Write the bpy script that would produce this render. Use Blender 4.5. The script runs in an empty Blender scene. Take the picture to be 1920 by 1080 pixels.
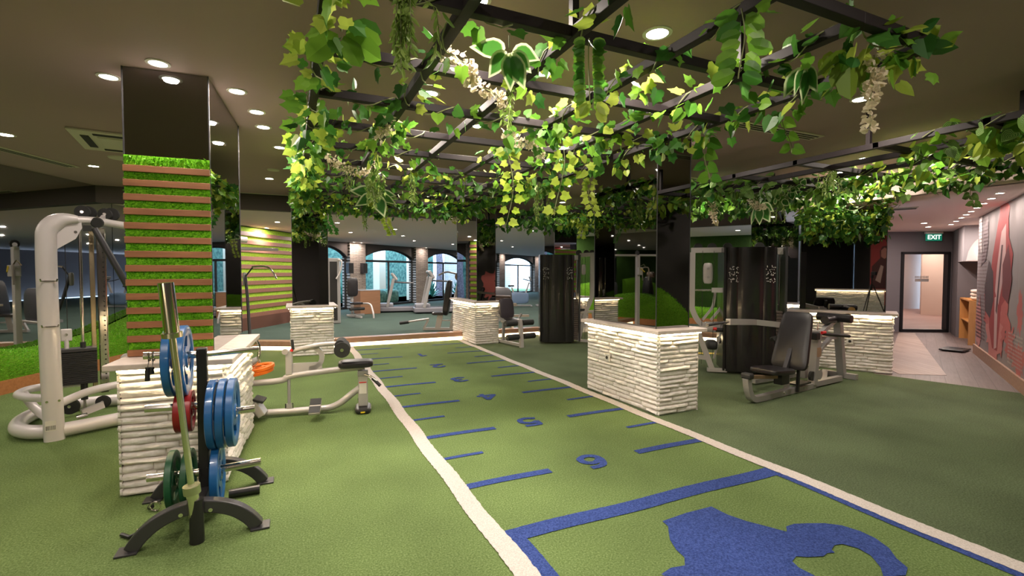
import bpy, math, random
import numpy as np
from mathutils import Vector, Matrix
random.seed(7); rng = np.random.default_rng(11)
C = bpy.context.scene.collection
PI = math.pi
sc = bpy.context.scene

# ------------------------------------------------------------------ camera, world, exposure
cam_d = bpy.data.cameras.new('camera'); cam = bpy.data.objects.new('camera', cam_d); C.objects.link(cam)
cam_d.sensor_width = 36; cam_d.lens = 36*897/1920; cam_d.clip_start = .02; cam_d.clip_end = 200
cam.location = (0, 0, 1.5); cam.rotation_euler = (math.radians(90-1.92), 0, math.radians(-24.67))
sc.camera = cam
sc.view_settings.view_transform = 'Standard'; sc.view_settings.look = 'None'
sc.view_settings.gamma = 1; sc.view_settings.exposure = 0.52
try: sc.view_settings.use_curve_mapping = False
except Exception: pass
w = bpy.data.worlds.new('daylight'); sc.world = w; w.use_nodes = True
bg = w.node_tree.nodes['Background']; bg.inputs[0].default_value = (.50, .72, 1, 1); bg.inputs[1].default_value = 5.0
LP = 1.0      # overall lamp factor
WARM = (1, .87, .75); PINKW = (1, .84, .76)

# ------------------------------------------------------------------ materials
MATS = {}
def mat(name, col, rough=.6, metal=0., emis=None, estr=0., noise=None, bump=0., bscale=200., coat=0., spec=None):
    if name in MATS: return MATS[name]
    m = bpy.data.materials.new(name); m.use_nodes = True; nt = m.node_tree; N = nt.nodes; L = nt.links
    p = N['Principled BSDF']; p.inputs['Roughness'].default_value = rough; p.inputs['Metallic'].default_value = metal
    p.inputs['Base Color'].default_value = (*col, 1)
    if coat: p.inputs['Coat Weight'].default_value = coat
    if spec is not None: p.inputs['Specular IOR Level'].default_value = spec
    tc = N.new('ShaderNodeTexCoord')
    if noise:
        c2, sc_, det = noise[:3]
        n = N.new('ShaderNodeTexNoise'); n.inputs['Scale'].default_value = sc_; n.inputs['Detail'].default_value = det
        L.new(tc.outputs['Object'], n.inputs['Vector'])
        r = N.new('ShaderNodeMapRange'); r.inputs[1].default_value = .35; r.inputs[2].default_value = .65
        L.new(n.outputs[0], r.inputs[0])
        mx = N.new('ShaderNodeMix'); mx.data_type = 'RGBA'
        mx.inputs[6].default_value = (*col, 1); mx.inputs[7].default_value = (*c2, 1)
        L.new(r.outputs[0], mx.inputs[0]); L.new(mx.outputs[2], p.inputs['Base Color'])
    if bump:
        n = N.new('ShaderNodeTexNoise'); n.inputs['Scale'].default_value = bscale; n.inputs['Detail'].default_value = 3
        L.new(tc.outputs['Object'], n.inputs['Vector'])
        b = N.new('ShaderNodeBump'); b.inputs['Strength'].default_value = bump; b.inputs['Distance'].default_value = .01
        L.new(n.outputs[0], b.inputs['Height']); L.new(b.outputs[0], p.inputs['Normal'])
    if emis:
        p.inputs['Emission Color'].default_value = (*emis, 1); p.inputs['Emission Strength'].default_value = estr
    MATS[name] = m; return m

def turf(name, a, b, c, big=.18):
    m = bpy.data.materials.new(name); m.use_nodes = True; nt = m.node_tree; N = nt.nodes; L = nt.links
    p = N['Principled BSDF']; p.inputs['Roughness'].default_value = .9; p.inputs['Specular IOR Level'].default_value = .15
    tc = N.new('ShaderNodeTexCoord')
    n1 = N.new('ShaderNodeTexNoise'); n1.inputs['Scale'].default_value = 95; n1.inputs['Detail'].default_value = 5; n1.inputs['Roughness'].default_value = .75
    n2 = N.new('ShaderNodeTexNoise'); n2.inputs['Scale'].default_value = 1.1; n2.inputs['Detail'].default_value = 3
    for n in (n1, n2): L.new(tc.outputs['Object'], n.inputs['Vector'])
    cr = N.new('ShaderNodeValToRGB'); e = cr.color_ramp.elements
    e[0].position = .36; e[0].color = (*a, 1); e[1].position = .64; e[1].color = (*c, 1)
    k = e.new(.5); k.color = (*b, 1)
    L.new(n1.outputs[0], cr.inputs[0])
    hs = N.new('ShaderNodeHueSaturation')
    mr = N.new('ShaderNodeMapRange'); mr.inputs[1].default_value = .3; mr.inputs[2].default_value = .7; mr.inputs[3].default_value = 1-big; mr.inputs[4].default_value = 1+big
    L.new(n2.outputs[0], mr.inputs[0]); L.new(mr.outputs[0], hs.inputs['Value']); L.new(cr.outputs[0], hs.inputs['Color'])
    L.new(hs.outputs[0], p.inputs['Base Color'])
    bp = N.new('ShaderNodeBump'); bp.inputs['Strength'].default_value = .7; bp.inputs['Distance'].default_value = .012
    L.new(n1.outputs[0], bp.inputs['Height']); L.new(bp.outputs[0], p.inputs['Normal'])
    return m

def wood(name, a, b, planks=None, rough=.5, ang=0., gs=(1, 14, 14)):
    m = bpy.data.materials.new(name); m.use_nodes = True; nt = m.node_tree; N = nt.nodes; L = nt.links
    p = N['Principled BSDF']; p.inputs['Roughness'].default_value = rough
    tc = N.new('ShaderNodeTexCoord'); mp = N.new('ShaderNodeMapping'); mp.inputs['Rotation'].default_value = (0, 0, ang)
    L.new(tc.outputs['Object'], mp.inputs['Vector'])
    m2 = N.new('ShaderNodeMapping'); m2.inputs['Scale'].default_value = gs; L.new(mp.outputs[0], m2.inputs['Vector'])
    n = N.new('ShaderNodeTexNoise'); n.inputs['Scale'].default_value = 2.2; n.inputs['Detail'].default_value = 6; n.inputs['Roughness'].default_value = .65
    L.new(m2.outputs[0], n.inputs['Vector'])
    mx = N.new('ShaderNodeMix'); mx.data_type = 'RGBA'; mx.inputs[6].default_value = (*a, 1); mx.inputs[7].default_value = (*b, 1)
    r = N.new('ShaderNodeMapRange'); r.inputs[1].default_value = .3; r.inputs[2].default_value = .7
    L.new(n.outputs[0], r.inputs[0]); L.new(r.outputs[0], mx.inputs[0]); out = mx.outputs[2]
    if planks:
        br = N.new('ShaderNodeTexBrick'); br.inputs['Scale'].default_value = 1; br.inputs['Brick Width'].default_value = planks[0]; br.inputs['Row Height'].default_value = planks[1]
        br.inputs['Mortar Size'].default_value = .003; br.inputs['Color1'].default_value = (1, 1, 1, 1); br.inputs['Color2'].default_value = (.82, .8, .78, 1); br.inputs['Mortar'].default_value = (.45, .4, .38, 1)
        L.new(mp.outputs[0], br.inputs['Vector'])
        mu = N.new('ShaderNodeMix'); mu.data_type = 'RGBA'; mu.blend_type = 'MULTIPLY'; mu.inputs[0].default_value = 1
        L.new(out, mu.inputs[6]); L.new(br.outputs[0], mu.inputs[7]); out = mu.outputs[2]
    L.new(out, p.inputs['Base Color']); return m

def stonewall(name, a, b):
    m = bpy.data.materials.new(name); m.use_nodes = True; nt = m.node_tree; N = nt.nodes; L = nt.links
    p = N['Principled BSDF']; p.inputs['Roughness'].default_value = .85
    tc = N.new('ShaderNodeTexCoord'); mp = N.new('ShaderNodeMapping'); mp.inputs['Rotation'].default_value = (PI/2, 0, 0)
    L.new(tc.outputs['Object'], mp.inputs['Vector'])
    br = N.new('ShaderNodeTexBrick'); br.inputs['Scale'].default_value = 1; br.inputs['Brick Width'].default_value = .34; br.inputs['Row Height'].default_value = .06
    br.inputs['Mortar Size'].default_value = .008; br.inputs['Mortar Smooth'].default_value = 1; br.inputs['Color1'].default_value = (*a, 1); br.inputs['Color2'].default_value = (*b, 1); br.inputs['Mortar'].default_value = (.08, .065, .05, 1)
    L.new(mp.outputs[0], br.inputs['Vector']); L.new(br.outputs[0], p.inputs['Base Color'])
    bp = N.new('ShaderNodeBump'); bp.invert = True; bp.inputs['Distance'].default_value = .03; L.new(br.outputs['Fac'], bp.inputs['Height']); L.new(bp.outputs[0], p.inputs['Normal'])
    return m

def leafmat(name, a, b, edge=None, trans=.35, stripe=False):
    m = bpy.data.materials.new(name); m.use_nodes = True; nt = m.node_tree; N = nt.nodes; L = nt.links
    p = N['Principled BSDF']; p.inputs['Roughness'].default_value = .42
    at = N.new('ShaderNodeAttribute'); at.attribute_name = 'lv'
    mx = N.new('ShaderNodeMix'); mx.data_type = 'RGBA'; mx.inputs[6].default_value = (*a, 1); mx.inputs[7].default_value = (*b, 1)
    L.new(at.outputs['Fac'], mx.inputs[0]); out = mx.outputs[2]
    if edge:
        ae = N.new('ShaderNodeAttribute'); ae.attribute_name = 'edge'
        r = N.new('ShaderNodeMapRange'); r.inputs[1].default_value = .72; r.inputs[2].default_value = .86; L.new(ae.outputs['Fac'], r.inputs[0])
        if stripe:
            mth = N.new('ShaderNodeMath'); mth.operation = 'SINE'; mu = N.new('ShaderNodeMath'); mu.operation = 'MULTIPLY'; mu.inputs[1].default_value = 30
            L.new(ae.outputs['Fac'], mu.inputs[0]); L.new(mu.outputs[0], mth.inputs[0]); L.new(mth.outputs[0], r.inputs[0]); r.inputs[1].default_value = .2; r.inputs[2].default_value = .9
        m3 = N.new('ShaderNodeMix'); m3.data_type = 'RGBA'; m3.inputs[7].default_value = (*edge, 1)
        L.new(out, m3.inputs[6]); L.new(r.outputs[0], m3.inputs[0]); out = m3.outputs[2]
    L.new(out, p.inputs['Base Color'])
    t = N.new('ShaderNodeBsdfTranslucent'); L.new(out, t.inputs[0])
    ms = N.new('ShaderNodeMixShader'); ms.inputs[0].default_value = trans
    L.new(p.outputs[0], ms.inputs[1]); L.new(t.outputs[0], ms.inputs[2]); L.new(ms.outputs[0], N['Material Output'].inputs[0])
    return m

M_TURF = turf('lime_turf', (.074, .120, .034), (.126, .188, .060), (.207, .28, .112))
M_TURFD = turf('dark_turf', (.057, .079, .038), (.092, .125, .062), (.145, .184, .103))
M_TURFT = turf('teal_turf', (.030, .052, .042), (.050, .078, .064), (.075, .115, .095), .1)
M_BLUE = turf('blue_turf', (.018, .035, .13), (.035, .065, .24), (.07, .11, .34), .08)
M_WHITE = mat('white_turf', (.60, .54, .51), .9, noise=((.46, .41, .38), 120, 3), bump=.6, bscale=150)
M_CEIL = mat('ceiling_taupe', (.40, .275, .265), .8)
M_CEIL2 = mat('ceiling_pale', (.80, .66, .64), .8)
M_CEILP = mat('ceiling_pink', (.86, .68, .62), .8)
M_DWALL = mat('charcoal_wall', (.035, .03, .028), .7)
M_GWALL = mat('grey_wall', (.14, .12, .125), .7)
M_BROWNW = mat('brown_fascia', (.085, .065, .055), .7)
M_CREAM = mat('cream_wall', (.72, .56, .46), .7)
M_MIRROR = mat('smoked_mirror', (.27, .27, .265), .015, 1.)
M_MIRL = mat('tinted_mirror', (.42, .43, .42), .015, 1.)
M_STONE = mat('white_stone', (.88, .83, .79), .8, noise=((.76, .70, .65), 22, 4), bump=.35, bscale=60)
M_SLAB = mat('travertine_slab', (.72, .61, .55), .5, noise=((.62, .52, .46), 14, 4))
M_LED = mat('warm_led', (1, .8, .5), .5, emis=(1, .80, .46), estr=36)
M_LEDF = mat('warm_floor_led', (1, .8, .5), .5, emis=(1, .76, .45), estr=5)
M_BULB = mat('lamp_lens', (1, 1, 1), .5, emis=(1, .9, .78), estr=38)
M_RING = mat('lamp_ring', (.75, .7, .62), .4)
M_WOODO = wood('orange_wood', (.50, .20, .065), (.36, .13, .04))
M_WOODS = wood('slat_wood', (.40, .17, .075), (.26, .10, .045))  # lightened: LED light on the mirrored slats put into the wood colour
M_WOODF = wood('grey_plank_floor', (.13, .092, .085), (.19, .14, .128), planks=(1.2, .16), ang=math.radians(-25))
M_WOODL = wood('pale_plank_floor', (.34, .245, .20), (.42, .31, .26), planks=(1.0, .12), ang=math.radians(-60))
M_WOODB = wood('baseboard_wood', (.36, .21, .14), (.46, .28, .19))
M_CURB = wood('curb_wood', (.40, .22, .15), (.50, .30, .21), rough=.25)
M_GRASS = turf('wall_grass', (.055, .14, .006), (.11, .27, .012), (.20, .42, .03), .15)
M_GRASSB = turf('lit_slat_grass', (.10, .33, .010), (.19, .56, .02), (.36, .80, .05), .1)  # brightened: LED light on the mirrored slat wall put into the colour
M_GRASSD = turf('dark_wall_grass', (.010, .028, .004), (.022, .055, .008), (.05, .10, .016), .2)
M_BLADE = leafmat('grass_blades', (.10, .36, .012), (.28, .66, .04), trans=.3)
M_SILVER = mat('silver_paint', (.70, .65, .66), .34, .12, coat=.4)
M_SILV2 = mat('satin_grey_paint', (.46, .43, .42), .34, .2, coat=.3)
M_GREYM = mat('grey_steel', (.36, .345, .345), .36, .3)
M_DGREYM = mat('graphite_steel', (.060, .058, .064), .38, .45)
M_CHROME = mat('chrome', (.72, .68, .64), .14, 1.)
M_BRASS = mat('worn_bar_steel', (.74, .70, .60), .22, 1.)
M_BLACK = mat('black_paint', (.018, .017, .018), .35, .1)
M_GLOSS = mat('gloss_black_panel', (.014, .012, .013), .24, 0., coat=.15)
M_PAD = mat('black_vinyl', (.013, .011, .013), .34, bump=.05, bscale=300)
M_RUB = mat('black_rubber', (.02, .02, .02), .6)
M_PBLUE = mat('blue_rubber', (.010, .10, .30), .33, coat=.2)
M_PRED = mat('red_rubber', (.26, .008, .012), .35)
M_PGREEN = mat('green_rubber', (.012, .085, .035), .4)
M_PORG = mat('orange_rubber', (.75, .15, .01), .4)
M_WPAINT = mat('white_plastic', (.72, .68, .62), .4)
M_AC = mat('cream_plastic', (.62, .57, .44), .5)
M_DARKHOLE = mat('dark_recess', (.02, .018, .016), .8)
M_BEAM = mat('pergola_steel', (.016, .012, .013), .55, .0, spec=.25)
M_VINE = mat('vine_stem', (.20, .22, .09), .7)
M_IVY = leafmat('ivy_leaf', (.05, .19, .02), (.19, .37, .035), trans=.38)
M_IVYY = leafmat('yellow_ivy_leaf', (.30, .44, .04), (.50, .60, .10), trans=.5)
M_IVYD = leafmat('deep_ivy_leaf', (.02, .10, .015), (.07, .21, .03))
M_VARI = leafmat('variegated_leaf', (.03, .14, .02), (.06, .20, .03), edge=(.60, .68, .40))
M_PEPE = leafmat('striped_leaf', (.04, .12, .02), (.08, .20, .03), edge=(.30, .42, .12), stripe=True)
M_FLOWER = leafmat('white_petals', (.74, .66, .46), (.80, .70, .56), trans=.4)
M_FERN = leafmat('willow_leaf', (.18, .30, .05), (.34, .46, .12))
M_SIGNG = mat('exit_green', (.01, .16, .10), .4, emis=(.01, .20, .12), estr=.5)
M_SIGNW = mat('exit_letters', (.8, .85, .8), .5, emis=(.8, .9, .85), estr=.8)
M_YEL = mat('yellow_label', (.75, .55, .02), .5)
M_REDL = mat('red_label', (.6, .02, .02), .5)
M_ORW = mat('orange_cone_paint', (.8, .2, .02), .5)
M_ROPE = mat('grey_rope', (.34, .29, .26), .8)

# ------------------------------------------------------------------ mesh helpers
class MB:
    def __init__(s): s.v = []; s.f = []; s.attr = []
    def add(s, vs, fs):
        o = len(s.v); s.v.extend([tuple(map(float, v)) for v in vs]); s.f.extend([tuple(i+o for i in f) for f in fs]); return s
    def box(s, c, d, rz=0, rx=0, ry=0):
        x, y, z = d[0]/2, d[1]/2, d[2]/2
        M = Matrix.Translation(c) @ Matrix.Rotation(rz, 4, 'Z') @ Matrix.Rotation(ry, 4, 'Y') @ Matrix.Rotation(rx, 4, 'X')
        vs = [M @ Vector((a*x, b*y, k*z)) for a in (-1, 1) for b in (-1, 1) for k in (-1, 1)]
        return s.add(vs, [(0, 1, 3, 2), (4, 6, 7, 5), (0, 4, 5, 1), (2, 3, 7, 6), (0, 2, 6, 4), (1, 5, 7, 3)])
    def beam(s, p, q, a, b, up=(0, 0, 1)):
        p = Vector(p); q = Vector(q); d = (q-p).normalized(); u = Vector(up)
        if abs(d.dot(u)) > .97: u = Vector((0, 1, 0))
        r = d.cross(u).normalized(); t = r.cross(d)
        vs = [o + r*(i*a/2) + t*(j*b/2) for o in (p, q) for i, j in ((-1, -1), (1, -1), (1, 1), (-1, 1))]
        return s.add(vs, [(3, 2, 1, 0), (4, 5, 6, 7), (0, 1, 5, 4), (1, 2, 6, 5), (2, 3, 7, 6), (3, 0, 4, 7)])
    def ribbon(s, pts, a, b, up=(0, 1, 0)):      # rectangular bar bent along a path; a across 'up'-normal, b along up
        P = [Vector(p) for p in pts]; u = Vector(up); n = len(P); vs = []
        for i, p in enumerate(P):
            d = (P[min(i+1, n-1)]-P[max(i-1, 0)]).normalized(); r = d.cross(u).normalized()
            vs += [p+r*(x*a/2)+u*(y*b/2) for x, y in ((-1, -1), (1, -1), (1, 1), (-1, 1))]
        fs = [(3, 2, 1, 0), tuple(4*(n-1)+k for k in range(4))]
        for i in range(n-1):
            for k in range(4): fs.append((4*i+k, 4*i+(k+1) % 4, 4*i+4+(k+1) % 4, 4*i+4+k))
        return s.add(vs, fs)
    def tube(s, pts, r, n=10, caps=True):
        P = [Vector(p) for p in pts]; m = len(P); R = r if isinstance(r, (list, tuple)) else [r]*m
        d = (P[1]-P[0]).normalized(); u = Vector((0, 0, 1)) if abs(d.z) < .9 else Vector((1, 0, 0))
        u = (u-d*u.dot(d)).normalized(); vs = []
        for i, p in enumerate(P):
            d = (P[min(i+1, m-1)]-P[max(i-1, 0)]).normalized(); u = (u-d*u.dot(d)).normalized(); b = d.cross(u)
            vs += [p+(u*math.cos(2*PI*k/n)+b*math.sin(2*PI*k/n))*R[i] for k in range(n)]
        fs = [(i*n+k, i*n+(k+1) % n, (i+1)*n+(k+1) % n, (i+1)*n+k) for i in range(m-1) for k in range(n)]
        if caps: fs += [tuple(range(n))[::-1], tuple((m-1)*n+k for k in range(n))]
        return s.add(vs, fs)
    def cyl(s, p, q, r, n=16): return s.tube([p, q], r, n)
    def prism(s, poly, z0, z1):
        n = len(poly); vs = [(x, y, z0) for x, y in poly]+[(x, y, z1) for x, y in poly]
        return s.add(vs, [tuple(range(n))[::-1], tuple(range(n, 2*n))]+[(k, (k+1) % n, n+(k+1) % n, n+k) for k in range(n)])
    def pad(s, c, d, rz=0, rx=0, ry=0, r=.3, sub=6, taper=0):   # soft cushion: superellipsoid slab
        M = Matrix.Translation(c) @ Matrix.Rotation(rz, 4, 'Z') @ Matrix.Rotation(ry, 4, 'Y') @ Matrix.Rotation(rx, 4, 'X')
        vs = []; fs = []; nu, nv = 32, 8
        def sg(a, e): return math.copysign(abs(a)**e, a)
        for j in range(nv+1):
            ph = -PI/2+PI*j/nv
            for i in range(nu):
                th = 2*PI*i/nu; cp = sg(math.cos(ph), .35)
                X = cp*sg(math.cos(th), r)*d[0]/2; Y = cp*sg(math.sin(th), r)*d[1]/2
                X *= 1-taper*(Y/(d[1]/2))
                vs.append(M @ Vector((X, Y, sg(math.sin(ph), .6)*d[2]/2)))
        fs = [(j*nu+i, j*nu+(i+1) % nu, (j+1)*nu+(i+1) % nu, (j+1)*nu+i) for j in range(nv) for i in range(nu)]
        return s.add(vs, fs)
    def build(s, name, m, parent=None, smooth=False, bevel=0.):
        me = bpy.data.meshes.new(name); me.from_pydata(s.v, [], s.f); me.materials.append(m); me.update()
        if smooth:
            me.polygons.foreach_set('use_smooth', [True]*len(me.polygons))
            try: me.set_sharp_from_angle(angle=math.radians(40))
            except Exception: pass
        o = bpy.data.objects.new(name, me); C.objects.link(o)
        if parent: o.parent = parent
        if bevel:
            b = o.modifiers.new('bevel', 'BEVEL'); b.width = bevel; b.segments = 2; b.limit_method = 'ANGLE'
        return o
def tag(o, label=None, cat=None, group=None, kind=None):
    if label: o['label'] = label
    if cat: o['category'] = cat
    if group: o['group'] = group
    if kind: o['kind'] = kind
    return o
def thing(name, label, cat, loc=(0, 0, 0), rz=0, group=None):
    o = bpy.data.objects.new(name, None); o.empty_display_size = .1; C.objects.link(o); o.location = loc; o.rotation_euler = (0, 0, rz)
    return tag(o, label, cat, group)
def struct(name, mb, m, parent=None, **k):
    o = mb.build(name, m, parent, **k)
    if not parent: o['kind'] = 'structure'
    return o
def copy_tree(o, parent=None):
    c = o.copy(); C.objects.link(c); c.parent = parent
    for ch in list(o.children): copy_tree(ch, c)
    return c
def arc(cx, cz, r, a0, a1, n, y=0.):
    return [(cx+r*math.cos(math.radians(a0+(a1-a0)*i/n)), y, cz+r*math.sin(math.radians(a0+(a1-a0)*i/n))) for i in range(n+1)]
def smoothpath(P, k=4, closed=False):
    P = [Vector(p) for p in P]; out = []; n = len(P)
    for i in range(n if closed else n-1):
        g = (lambda j: P[j % n]) if closed else (lambda j: P[max(0, min(n-1, j))])
        a, b, c, d = g(i-1), g(i), g(i+1), g(i+2)
        for t in range(k):
            t /= k; out.append(.5*((2*b)+(c-a)*t+(2*a-5*b+4*c-d)*t*t+(3*b-a-3*c+d)*t**3))
    if not closed: out.append(P[-1])
    else: out.append(out[0].copy())
    return out
def area(loc, power, col=WARM, size=.11, rot=None, spread=180, size_y=None, name='lamp_light'):
    l = bpy.data.lights.new(name, 'AREA'); l.shape = 'DISK' if not size_y else 'RECTANGLE'; l.size = size
    if size_y: l.size_y = size_y
    l.energy = power*LP; l.color = col; l.spread = math.radians(spread)
    o = bpy.data.objects.new(name, l); C.objects.link(o); o.location = loc
    if rot: o.rotation_euler = rot
    return o

# ------------------------------------------------------------------ building shell
HD = Vector((.879, .477, 0)); HP = Vector((.477, -.879, 0))       # hall direction and its perpendicular
LD = Vector((.375, .927, 0)); LN = Vector((-.927, .375, 0))       # left wall direction and outward normal
HC = 2.94
def wallseg(name, a, b, z0, z1, m, th=.12, side=1, **k):
    a = Vector((*a[:2], 0)); b = Vector((*b[:2], 0)); d = (b-a).normalized(); n = Vector((-d.y, d.x, 0))*side*th
    return struct(name, MB().prism([a[:2], b[:2], (b+n)[:2], (a+n)[:2]], z0, z1), m, **k)
# floors
struct('floor', MB().prism([(-12, -5), (3.40, -5), (3.40, 10.2), (-12, 10.2)], -.05, 0), M_TURF)
struct('floor', MB().prism([(3.40, -5), (8.9, -5), (8.30, 2.30), (7.78, 4.13), (8.3, 4.6), (9.2, 6.3), (6.7, 9.95), (6.7, 10.2), (3.40, 10.2)], -.05, 0), M_TURFD)
struct('floor', MB().prism([(-6, 10.2), (6.7, 10.2), (9.2, 6.3), (13.3, 7.9), (18, 11), (24, 34), (12, 34), (-6, 20)], -.05, 0), M_TURFT)
struct('floor', MB().prism([(8.9, -5), (16.3, -5), (16.3, 5.45), (13.0, 7.4), (12.4, 7.9), (8.35, 4.65), (7.78, 4.13), (8.30, 2.30)], -.05, 0), M_WOODF)
struct('floor', MB().prism([(13.6, 6.72), (13.85, 6.50), (8.6, 3.63), (8.08, 3.97), (8.4, 4.3)], 0, .004), M_WOODL)
# ceilings
struct('ceiling', MB().prism([(-12, -5), (9.5, -5), (7.4, 2.0), (7.4, 5.4), (9.1, 6.5), (6.7, 10.15), (-12, 10.2)], HC, HC+.1), M_CEIL)
struct('ceiling', MB().prism([(-4, 10.2), (6.7, 10.2), (18, 11), (24.6, 30), (19.1, 34.1), (-.2, 18.6), (-4, 13)], 2.68, 2.78), M_CEIL2)
struct('ceiling', MB().prism([(6.7, 10.2), (9.1, 6.6), (16.5, 10.2), (16, 12)], 2.55, 2.66), M_CEILP)
struct('ceiling', MB().prism([(7.4, -3), (7.4, 5.4), (9.1, 6.6), (12.6, 7.75), (16.3, 5.5), (16.3, -3)], 2.5, 2.54), M_CEILP)
struct('trim_1', MB().prism([(-8, 10.15), (6.7, 10.15), (6.7, 10.3), (-8, 10.3)], 2.66, HC), M_BROWNW)
struct('trim_2', MB().prism([(6.7, 10.2), (9.1, 6.5), (9.25, 6.6), (6.85, 10.3)], 2.5, HC), M_BROWNW)
struct('trim_3', MB().prism([(7.36, 1.5), (7.46, 1.5), (7.46, 5.4), (7.36, 5.4)], 2.5, HC), M_CEILP)
struct('trim_4', MB().prism([(7.4, 5.35), (9.1, 6.5), (9.1, 6.6), (7.4, 5.45)], 2.5, HC), M_BROWNW)
# left wall with tinted mirror panels
LA = Vector((-3.80, 8.05, 0))
def lw(t, off=0, z=0): v = LA+LD*t+LN*off; return (v.x, v.y, z)
wallseg('wall_left', lw(-13, .02), lw(4.7, .02), 0, HC, M_DWALL)
for i, (a, b) in enumerate([(-12.9, -9.6), (-9.6, -6.3), (-6.3, -3.05), (-3.05, -1.55), (-1.55, .45), (.45, 2.6), (2.6, 4.7)]):
    A = lw(a+.006); B = lw(b-.006); n = LN*.015
    o = MB().prism([A[:2], B[:2], (B[0]+n.x, B[1]+n.y), (A[0]+n.x, A[1]+n.y)], .05, HC).build('mirror_panel', M_MIRL)
    tag(o, 'full height tinted mirror panel on the left wall behind the cable machine' if 2 < i < 5 else 'tinted mirror panel of the left wall, %s' % ['last one far behind the viewer', 'second to last behind the viewer', 'just outside the left picture edge', '', '', 'hidden behind the slatted column', 'at the far end by the slatted grass wall'][i], 'mirror', 'mirror panels on the left wall' if 2 < i < 5 else 'outer mirror panels of the left wall')
# back walls (behind the camera) and mural wall
wallseg('wall_back', (-8.7, -4.0), (2.6, -4.0), 0, HC, M_GWALL, side=-1)
wallseg('wall_back', (2.6, -4.0), (2.2, -.50), 0, HC, M_DWALL, side=-1)
MD = Vector((.883, .470, 0)); MN = Vector((-.470, .883, 0)); MA = Vector((8.18, 2.68, 0))
def mw(u, off=0, z=0): v = MA+MD*u+MN*off; return Vector((v.x, v.y, z))

# walls of the far room
wallseg('wall_slats', (-2.15, 12.35), (.75, 17.4), 0, 2.7, M_DWALL, side=1)
WS = Vector((1.33, 19.6, 0)); WD = Vector((.774, .633, 0)); WN = Vector((-.633, .774, 0))
def ww(s, off=0, z=0): v = WS+WD*s+WN*off; return Vector((v.x, v.y, z))
wallseg('wall_slats', (.75, 17.4), ww(-1.3)[:2], 0, 2.7, M_BROWNW)
wallseg('wall_right_far', ww(23)[:2], (24.5, 30), 0, 2.7, M_GWALL)
wallseg('wall_right_far', (17.5, 11), (24.5, 30), 0, 2.7, M_GWALL, side=-1)
piers = [(-1.6, -1.25), (.9, 1.78), (5.15, 6.12), (9.5, 10.4), (13.8, 14.6), (19.55, 21.2)]
for i in range(5):
    a = piers[i][1]; b = piers[i+1][0]
    # fascia with arched soffit
    n = 14; pts = []
    for k in range(n+1):
        t = k/n; x = a+(b-a)*t; pts.append((x, 2.08+.44*math.sin(PI*t)**.75))
    m_ = MB()
    fr = []
    for x, z in pts: p = ww(x, 0); q = ww(x, .25); fr += [(p.x, p.y, z), (p.x, p.y, 2.7), (q.x, q.y, z), (q.x, q.y, 2.7)]
    fs = []
    for k in range(n):
        o_ = 4*k; fs += [(o_, o_+4, o_+5, o_+1), (o_+2, o_+3, o_+7, o_+6), (o_, o_+2, o_+6, o_+4)]
    m_.add(fr, fs); wb = m_.build('wall_back', M_BROWNW); wb['kind'] = 'structure'
    wf = MB()
    P3 = lambda x, z, o=.12: tuple(ww(x, o, z))
    arcp = [P3(x, z-.03) for x, z in pts]
    for k in range(n): wf.beam(arcp[k], arcp[k+1], .06, .06)
    wf.beam(P3(a+.03, 0), P3(a+.03, 2.1), .07, .07); wf.beam(P3(b-.03, 0), P3(b-.03, 2.1), .07, .07)
    wf.beam(P3(a, 1.97), P3(b, 1.97), .07, .09); wf.beam(P3(a, .05), P3(b, .05), .08, .1)
    wf.beam(P3((a+b)/2, 0), P3((a+b)/2, 1.97), .08, .07)
    win = wf.build('window_%d' % (i+1), M_BLACK); win['kind'] = 'structure'
for i, (a, b) in enumerate(piers):
    p = [ww(a, -.12), ww(b, -.12), ww(b, .3), ww(a, .3)]
    o = MB().prism([(0, 0), (b-a, 0), (b-a, .42), (0, .42)], 0, 2.68).build('wall_pier', stonewall('pier_stone', (.50, .42, .36), (.40, .33, .28)) if i == 0 else bpy.data.materials['pier_stone'])
    o.location = p[0]; o.rotation_euler = (0, 0, math.atan2(WD.y, WD.x)); tag(o, ['slim stone strip at the far left end of the window wall', 'pale stone pier with two dark wall speakers and the wooden box at its foot', 'pale stone pier behind the treadmill consoles', 'stone pier right of the second cream porch column', 'stone pier left of the window with the exercise bikes', 'stone pier at the far right end of the window wall'][i], 'pier')
# outside
M_EXTG = mat('outdoor_lawn', (.05, .12, .04), .9, noise=((.08, .18, .05), 8, 4))
M_HEDGE = mat('outdoor_ivy', (.02, .09, .08), .8, noise=((.12, .26, .20), 7, 6), bump=1., bscale=12)
struct('trim_5', MB().prism([ww(-6, .35)[:2], ww(26, .35)[:2], ww(26, 8)[:2], ww(-6, 8)[:2]], -.06, 0), M_EXTG)
tag(MB().prism([ww(-6, 4.6)[:2], ww(13.2, 4.6)[:2], ww(13.2, 5.2)[:2], ww(-6, 5.2)[:2]], 0, 2.9).build('ivy_covered_wall', M_HEDGE), 'garden wall covered in dark ivy outside the arched windows', 'garden wall')
tag(MB().prism([ww(13.5, 3.6)[:2], ww(23, 3.6)[:2], ww(23, 3.9)[:2], ww(13.5, 3.9)[:2]], 0, 3.2).build('stone_garden_wall', stonewall('pale_block', (.72, .70, .68), (.62, .60, .58))), 'bright stone block wall outside the window beyond the exercise bikes', 'garden wall')
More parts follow.
